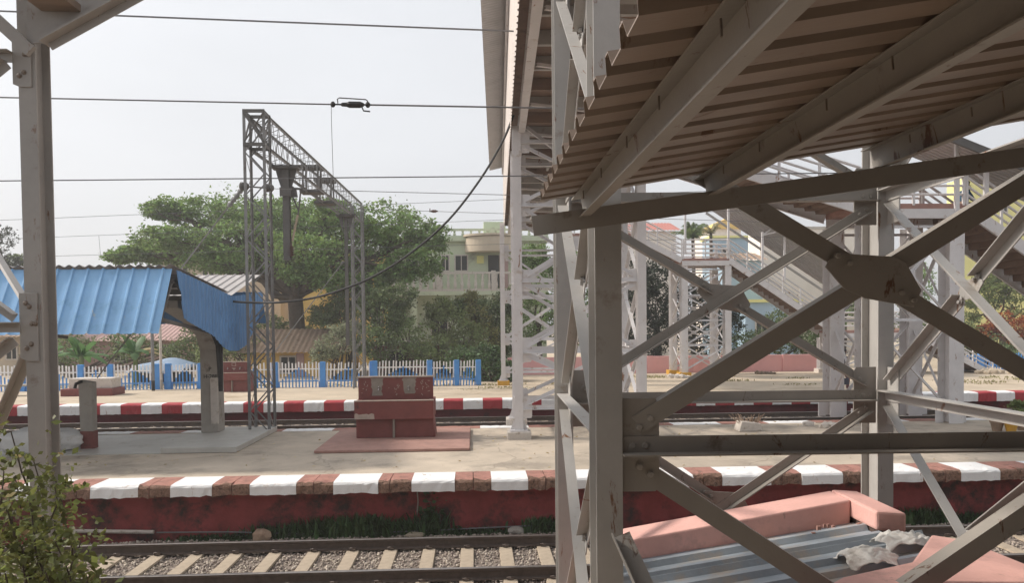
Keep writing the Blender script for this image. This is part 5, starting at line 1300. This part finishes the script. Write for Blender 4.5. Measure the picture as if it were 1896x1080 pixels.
bush('low broad leaved green bush beyond the end of the picket fence',[blob(905,680,38.5,38,28),blob(935,690,38.0,24,22),blob(870,668,40,40,24),blob(900,655,39,28,16)],34,50,.16,'lg_grass',seed=4)
bush('pale blossoming shrub between the tree trunk and the far mast',[blob(625,640,41,40,20),blob(640,608,41.5,34,12),blob(600,656,41,30,14)],34,40,.14,'lg_grey',seed=5)
bush('dark leafy shrub half covering the yellow house wall',[blob(640,556,44.5,34,26),blob(690,560,44,26,24),blob(600,585,45,30,22)],30,60,.17,'lg_dark',seed=41)
bush('dark shrub behind the tree trunk and yellow shed',[blob(600,606,49,40,28),blob(652,580,50,34,32),blob(500,606,50,36,26),blob(440,606,51,36,24)],26,48,.19,'lg_dark',seed=6)
tree('tree','slim tree with olive crown in the gap under the footbridge',(at(1000,690,46).x,46,PZ),3.0,.16,4,2.0,2,[blob(1000,520,46,48,50),blob(985,480,46,34,30),blob(1010,590,45.5,46,46),blob(1075,520,46.5,44,60),blob(1060,600,46,44,48)],34,80,.17,'lg_tree',11,.6)
tree('tree','dense dark tree standing behind the white stair tower',(at(1220,690,48).x,48,PZ),3.0,.22,4,2.2,2,[blob(1215,540,48,46,64),blob(1210,620,47.5,48,50),blob(1270,560,49,50,56),blob(1300,620,48,54,48),blob(1180,520,49,40,50),blob(1160,600,48,40,60),blob(1340,590,49.5,34,50)],34,90,.18,'lg_deep',12,.7)
bush('green bush behind the pink wall beside the lower stair flight',[blob(1400,640,47,60,24),blob(1460,600,48,44,36),blob(1500,640,47,40,30)],34,70,.17,'lg_dark',seed=13)
tree('tree','green leafy tree glimpsed between the middle staircase columns',(at(1560,690,60).x,60,PZ),3.4,.2,4,2.2,2,[blob(1560,510,60,44,50),blob(1600,560,60,40,44),blob(1690,520,61,44,50),blob(1700,600,60,44,40),blob(1530,600,60,34,36)],34,80,.20,'lg_tree',14,.6)
tree('tree','yellowing leafy tree at the right edge above the blue fence',(at(1856,690,50).x,50,PZ),3.0,.22,4,2.4,2,[blob(1870,500,50,52,50),blob(1900,560,50,44,50),blob(1830,540,51,36,36),blob(1780,580,51,40,40)],34,80,.18,'lg_olive',15,.6)
bush('orange flowering bush at the right edge behind the blue fence',[blob(1868,600,47,36,22),blob(1890,632,46.5,26,22),blob(1830,615,47.5,26,14)],34,60,.15,'lg_autumn',seed=16)
bush('green hedge bush behind the foot of the far staircase',[blob(1800,630,46,40,34),blob(1860,660,45,44,26),blob(1740,620,46.5,44,36)],34,60,.16,'lg_dark',seed=17)
tree('tree','thin dark twigged tree at the left edge above the shelter roof',(at(10,690,55).x,55,PZ),5,.14,4,2.4,3,[blob(6,450,55,22,30),blob(14,486,55,30,12),blob(-16,430,55,24,26)],18,34,.17,'lg_deep',18,.7)
tree('tree','low far tree between the left edge and the post',(at(45,690,58).x,58,PZ),4,.16,4,2,2,[blob(38,486,58,30,14),blob(60,492,58,24,10)],26,40,.19,'lg_dark',19,.6)
bush('leafy hedge bush behind the banana plants under the shelter apron',[blob(120,650,46,60,30),blob(250,640,47,60,34),blob(340,660,46,50,28),blob(380,630,47,44,36)],30,60,.17,'lg_dark',seed=20)
bush('green shrub right of the shelter column behind the small basin',[blob(440,640,44,40,26),blob(400,655,43,36,26),blob(480,660,45,36,20)],30,50,.16,'lg_olive',seed=21)
def palm(label,px,pyt,Y,n,L,seed,m='lg_palm'):
    rr=random.Random(seed); p=at(px,pyt,Y); t=thing('palm_tree',label,'palm',(p.x,Y,PZ))
    MB().tube([(p.x,Y,PZ-.1),(p.x+.1,Y,(PZ+p.z)/2),(p.x,Y,p.z)],[.2,.16,.13],8).build('trunk','bark',t)
    vs=[];fs=[]
    for k in range(n):
        a=rr.uniform(0,6.28); el=rr.uniform(.5,1.45); d=Vector((math.cos(a),math.sin(a),0)); l=L*rr.uniform(.7,1.1)
        P=[Vector((p.x,Y,p.z))+d*l*s*math.cos(el)+ZB*(l*s*math.sin(el)-l*.5*s*s) for s in [i/10 for i in range(11)]]
        sd=d.cross(ZB)
        for i in range(1,11):
            for s in (-1,1):
                q=P[i]; tip=q+sd*s*l*.20*(1-.5*i/10)+d*l*.10-ZB*l*.10; o=len(vs); vs += [P[i-1],q,tip]; fs.append((o,o+1,o+2))
    MB().add(vs,fs).build('crown',m,t); return t
palm('spiky green palm over the railing of the far stair landing',1283,440,60,30,2.5,1)
palm('thin dry palm top beside the palm over the stair landing',1316,432,62,14,1.8,2,'lg_straw')

# far-off belt of trees closing the view on both sides
bl=[]; rr=random.Random(77)
for x in [-95+3.4*k for k in range(24)]+[34+3.6*k for k in range(20)]:
    y=rr.uniform(74,92); hgt=rr.uniform(2.2,3.6); bl.append(((x,y,PZ+hgt*.8),(rr.uniform(2.2,3.4),1.8,hgt)))
o=leaves('treeline',bl,22,60,.42,'lg_dark'); tag(o,'distant belt of dark trees beyond the houses','treeline',kind='stuff')

# foreground bush at the lower left, in front of the steel post
fbx=thing('thorn_bush','yellow green leafy bush growing up around the foot of the grey steel post','bush',at(60,1100,5.6))
rr=random.Random(21); st=MB(); cen=[]; dryc=[]
tips=[(20,800,5.4),(60,850,5.6),(5,870,5.0),(100,870,5.9),(60,930,5.0),(20,960,4.8),(150,1000,5.6),(100,1000,4.9),(40,1030,4.6),(80,1060,4.6),(0,920,4.7),(170,1064,5.3),(30,890,5.3),(120,1075,4.7),(-30,980,4.7),(-20,860,5.2),(110,905,5.5),(70,985,5.2),(10,1070,4.5)]
for (px,py,Y) in tips:
    tip=at(px,py,Y); b=Vector((tip.x*.9+rr.gauss(-.1,.15),Y+rr.gauss(.1,.15),1.0+rr.uniform(-.3,.2)))
    mid=b.lerp(tip,.55)+Vector((rr.gauss(0,.10),rr.gauss(0,.1),rr.uniform(0,.15)))
    pts=[b.lerp(mid,i/4) for i in range(4)]+[mid.lerp(tip,i/5)+Vector((rr.gauss(0,.012),0,rr.gauss(0,.012))) for i in range(6)]
    st.tube(pts,[.014]*4+[.010,.009,.007,.006,.005,.004],5)
    for i in range(2,len(pts)):
        for k in range(4):
            c=pts[i]+Vector((rr.gauss(0,.08),rr.gauss(0,.08),rr.gauss(0,.07))); (dryc if rr.random()<.10 else cen).append(c)
            a=pts[i]; 
            for s in range(5): cen.append(a.lerp(c,rr.uniform(.4,1.5))+Vector((rr.gauss(0,.028),rr.gauss(0,.028),rr.gauss(0,.02))))
st.build('twig','bark',fbx)
V,F=leaf_arrays(np.array([tuple(c) for c in cen]),.058,.35,1.6); npmesh('foliage',V,F,'lg_near',fbx)
V,F=leaf_arrays(np.array([tuple(c) for c in dryc]),.06,.2,1.7); npmesh('dry_foliage',V,F,'lg_dry',fbx)

# ================================================================== PEOPLE
def person(label,base,joints,bones,rad,skin,clothes):
    """body grown with a skin modifier from a connected skeleton; clothes are children grown the same way"""
    def grow(name,J,Bn,Rd,m,parent=None,root=None,sub=2):
        names=list(J); me=bpy.data.meshes.new(name); me.from_pydata([J[n] for n in names],[(names.index(a),names.index(b)) for a,b in Bn],[])
        o=bpy.data.objects.new(name,me); C.objects.link(o); me.materials.append(MT[m])
        bpy.context.view_layer.objects.active=o
        sk=o.modifiers.new('skin','SKIN'); sk.use_smooth_shade=True
        lay=me.skin_vertices[0] if me.skin_vertices else None
        for i,n in enumerate(names):
            r=Rd[n]; r=r if isinstance(r,tuple) else (r,r); me.skin_vertices[0].data[i].radius=r; me.skin_vertices[0].data[i].use_root=(n==(root or names[0]))
        s=o.modifiers.new('sub','SUBSURF'); s.levels=sub; s.render_levels=sub
        dg=bpy.context.evaluated_depsgraph_get(); m2=bpy.data.meshes.new_from_object(o.evaluated_get(dg)); o.modifiers.clear(); o.data=m2
        if not m2.materials: m2.materials.append(MT[m])
        m2.polygons.foreach_set('use_smooth',[True]*len(m2.polygons))
        if parent is not None: o.parent=parent; o.matrix_parent_inverse=parent_inv(parent)
        return o
    off=Vector(base)
    t=thing('person',label,'person',off)
    g=lambda D:{k:tuple(Vector(v)+off) for k,v in D.items()}
    grow('body',g(joints),bones,rad,skin,t)
    for (name,J,Bn,Rd,m) in clothes: grow(name,g(J),Bn,Rd,m,t)
    return t
def hand(J,Bn,Rd,wr,tag_,d,side,curl=.5):
    """palm, five unequal bent fingers from a wrist joint"""
    w_=Vector(J[wr]); d=Vector(d).normalized(); s=Vector(side).normalized(); n=d.cross(s)
    J['palm'+tag_]=w_+d*.06; Bn.append((wr,'palm'+tag_)); Rd['palm'+tag_]=(.034,.020)
    for k,(a,l) in enumerate(((-.026,.055),(-.009,.068),(.009,.072),(.026,.062))):
        b='f%d%s'%(k,tag_); J[b+'a']=w_+d*.095+s*a; J[b+'b']=w_+d*(.095+l*.55)+s*a*1.1+n*curl*.015; J[b+'c']=w_+d*(.095+l*.9)+s*a*1.15+n*curl*.045
        Bn += [('palm'+tag_,b+'a'),(b+'a',b+'b'),(b+'b',b+'c')]; Rd[b+'a']=.010; Rd[b+'b']=.009; Rd[b+'c']=.007
    J['t0'+tag_]=w_+d*.05-s*.04; J['t1'+tag_]=w_+d*.085-s*.055+n*.02; Bn += [('palm'+tag_,'t0'+tag_),('t0'+tag_,'t1'+tag_)]; Rd['t0'+tag_]=.011; Rd['t1'+tag_]=.009
def face_parts(t,head,fwd,up,hairlen=.0):
    h=Vector(head); f=Vector(fwd).normalized(); u=Vector(up).normalized(); s=f.cross(u)
    q=MB(); q.tube([h+f*.095-u*.01,h+f*.125-u*.035,h+f*.10-u*.045],[.008,.016,.012],8); q.build('nose','skin',t,smooth=True)
    for k in (-1,1):
        MB().lathe(h+f*.085+s*k*.034+u*.008,[(.010,0),(.013,.006),(.006,.012)],8,f).build('eye','black',t)
        MB().lathe(h+s*k*.076-u*.01,[(.028,-.006),(.032,.004),(.020,.012)],10,s*k).build('ear','skin',t,smooth=True)
    MB().bar(h+f*.093-s*.025-u*.062,h+f*.093+s*.025-u*.062,.010,.010,u).build('mouth','plum',t)
    b=bmesh.new(); bmesh.ops.create_uvsphere(b,u_segments=18,v_segments=12,radius=1)
    for v in b.verts:
        d=f*v.co.x*.098+s*v.co.y*.084+u*v.co.z*.112
        if v.co.x>.35 and v.co.z<.45: d*=.80
        if v.co.z<-.3: d=d*.9-u*hairlen*(-v.co.z) if v.co.x<.3 else d*.75
        v.co=h-f*.012+u*.018+d
    me=bpy.data.meshes.new('hair'); b.to_mesh(me); b.free(); me.materials.append(MT['hair']); me.polygons.foreach_set('use_smooth',[True]*len(me.polygons))
    o=bpy.data.objects.new('hair',me); C.objects.link(o); o.parent=t; o.matrix_parent_inverse=parent_inv(t)
# seated on the middle platform stair, facing right and down the flight
hp=at(1790,341,YM0+.6); seatz=hp.z-.78
J={'pelvis':(0,0,.09),'waist':(.03,0,.27),'chest':(.08,0,.45),'neck':(.12,0,.60),'nk2':(.135,0,.66),'head':(.155,0,.76),'crown':(.15,0,.85),
   'shl':(.07,-.17,.54),'ell':(.20,-.22,.30),'wrl':(.42,-.13,.27),'shr':(.07,.17,.54),'elr':(.20,.22,.30),'wrr':(.42,.12,.28),
   'hipl':(.03,-.10,.08),'knl':(.46,-.12,.13),'anl':(.58,-.12,-.30),'tol':(.76,-.13,-.35),'hipr':(.03,.10,.08),'knr':(.46,.13,.15),'anr':(.60,.13,-.28),'tor':(.78,.14,-.34)}
Bn=[('pelvis','waist'),('waist','chest'),('chest','neck'),('neck','nk2'),('nk2','head'),('head','crown'),('chest','shl'),('shl','ell'),('ell','wrl'),('chest','shr'),('shr','elr'),('elr','wrr'),('pelvis','hipl'),('hipl','knl'),('knl','anl'),('anl','tol'),('pelvis','hipr'),('hipr','knr'),('knr','anr'),('anr','tor')]
Rd={'pelvis':(.13,.12),'waist':(.11,.12),'chest':(.12,.14),'neck':.06,'nk2':.055,'head':(.085,.09),'crown':.06,'shl':.055,'ell':.042,'wrl':.028,'shr':.055,'elr':.042,'wrr':.028,'hipl':.09,'knl':.06,'anl':.038,'tol':.03,'hipr':.09,'knr':.06,'anr':.038,'tor':.03}
hand(J,Bn,Rd,'wrl','L',(1,.15,-.35),(0,1,0)); hand(J,Bn,Rd,'wrr','R',(1,-.15,-.35),(0,-1,0))
k_=lambda *n:{a:J[a] for a in n}
up_=('pelvis','waist','chest','neck','shl','ell','shr','elr')
lo_=('waist','pelvis','hipl','knl','anl','hipr','knr','anr')
bs=lambda ns:[(a,b) for a,b in Bn if a in ns and b in ns]
add=lambda d,e:{a:(tuple(x+e for x in v) if isinstance(v,tuple) else v+e) for a,v in d.items()}
p1=person('person in dark teal top and bright blue wrap seated on the middle staircase',(hp.x-.155,hp.y,seatz),J,Bn,Rd,'skin',[
  ('shirt',k_(*up_),bs(up_),{**add({a:Rd[a] for a in up_},.018),'pelvis':(.17,.16),'waist':(.14,.15)},'teal'),('wrap',k_(*lo_),bs(lo_),add({a:Rd[a] for a in lo_},.03),'bluecl')])
face_parts(p1,Vector(J['head'])+Vector((hp.x-.155,hp.y,seatz)),(1,-.1,-.25),(.2,0,1),.05)
# a box-like ledge is the stair itself; walking figure on the far platform
wb=atz(1562,724,PZ)
J={'pelvis':(0,0,.90),'waist':(.0,0,1.05),'chest':(.02,0,1.24),'neck':(.03,0,1.41),'nk2':(.035,0,1.46),'head':(.05,0,1.56),'crown':(.045,0,1.65),
   'shl':(.02,-.17,1.36),'ell':(-.06,-.22,1.08),'wrl':(-.04,-.22,.84),'shr':(.02,.17,1.36),'elr':(.08,.21,1.08),'wrr':(.16,.2,.86),
   'hipl':(0,-.09,.86),'knl':(.14,-.10,.48),'anl':(.10,-.10,.09),'tol':(.25,-.10,.03),'hipr':(0,.09,.86),'knr':(-.05,.10,.48),'anr':(-.22,.10,.12),'tor':(-.08,.11,.03)}
hand_b=[(a,b) for a,b in [('pelvis','waist'),('waist','chest'),('chest','neck'),('neck','nk2'),('nk2','head'),('head','crown'),('chest','shl'),('shl','ell'),('ell','wrl'),('chest','shr'),('shr','elr'),('elr','wrr'),('pelvis','hipl'),('hipl','knl'),('knl','anl'),('anl','tol'),('pelvis','hipr'),('hipr','knr'),('knr','anr'),('anr','tor')]]
Bn=list(hand_b)
Rd={'pelvis':(.12,.11),'waist':(.10,.09),'chest':(.12,.10),'neck':.055,'nk2':.05,'head':(.08,.09),'crown':.06,'shl':.05,'ell':.04,'wrl':.026,'shr':.05,'elr':.04,'wrr':.026,'hipl':.085,'knl':.055,'anl':.036,'tol':.03,'hipr':.085,'knr':.055,'anr':.036,'tor':.03}
hand(J,Bn,Rd,'wrl','L',(.1,0,-1),(1,0,0),.9); hand(J,Bn,Rd,'wrr','R',(.2,0,-1),(1,0,0),.5)
sh_=('pelvis','waist','chest','neck','shl','ell','shr','elr'); tr_=('waist','pelvis','hipl','knl','anl','hipr','knr','anr')
p2=person('person walking on the far platform with a dark bag, half hidden by a white column',(wb.x,wb.y,PZ),J,Bn,Rd,'skin',[
  ('tunic',k_(*sh_),bs(sh_),{**add({a:Rd[a] for a in sh_},.022),'pelvis':(.165,.155),'waist':(.135,.125)},'darkcl'),('trousers',k_(*tr_),bs(tr_),add({a:Rd[a] for a in tr_},.02),'plum')])
face_parts(p2,Vector(J['head'])+Vector((wb.x,wb.y,PZ)),(1,0,0),(0,0,1),.12)
bgx=wb+Vector((-.05,-.22,.40)); t=thing('hand_bag','slate coloured shoulder bag hanging from the walking person\'s hand','bag',(bgx.x,bgx.y,PZ+.5))
q=MB(); q.prism([bgx+Vector(v) for v in ((-.16,-.05,-.14),(.16,-.05,-.14),(.14,-.05,.12),(-.14,-.05,.12))],(0,.1,0)); q.build('pouch','greycl',t,bevel=.02)
MB().tube([bgx+Vector((-.11,0,.12)),bgx+Vector((-.06,0,.33)),bgx+Vector((0,0,.37)),bgx+Vector((.06,0,.33)),bgx+Vector((.11,0,.12))],.012,6).build('strap','greycl',t)
# ================================================================== HAZE
hz=MB().box((-260,-30,-2),(260,420,42)).build('haze','dark'); hz.data.materials.clear()
hm=bpy.data.materials.new('haze'); hm.use_nodes=True; ht=hm.node_tree; ht.nodes.clear()
ho=ht.nodes.new('ShaderNodeOutputMaterial'); hv=ht.nodes.new('ShaderNodeVolumePrincipled')
hv.inputs['Color'].default_value=(.95,.95,.95,1); hv.inputs['Density'].default_value=.0019; hv.inputs['Anisotropy'].default_value=.2
ht.links.new(hv.outputs[0],ho.inputs['Volume']); hz.data.materials.append(hm); tag(hz,'thin pale haze softening the far houses and trees','haze',kind='stuff')
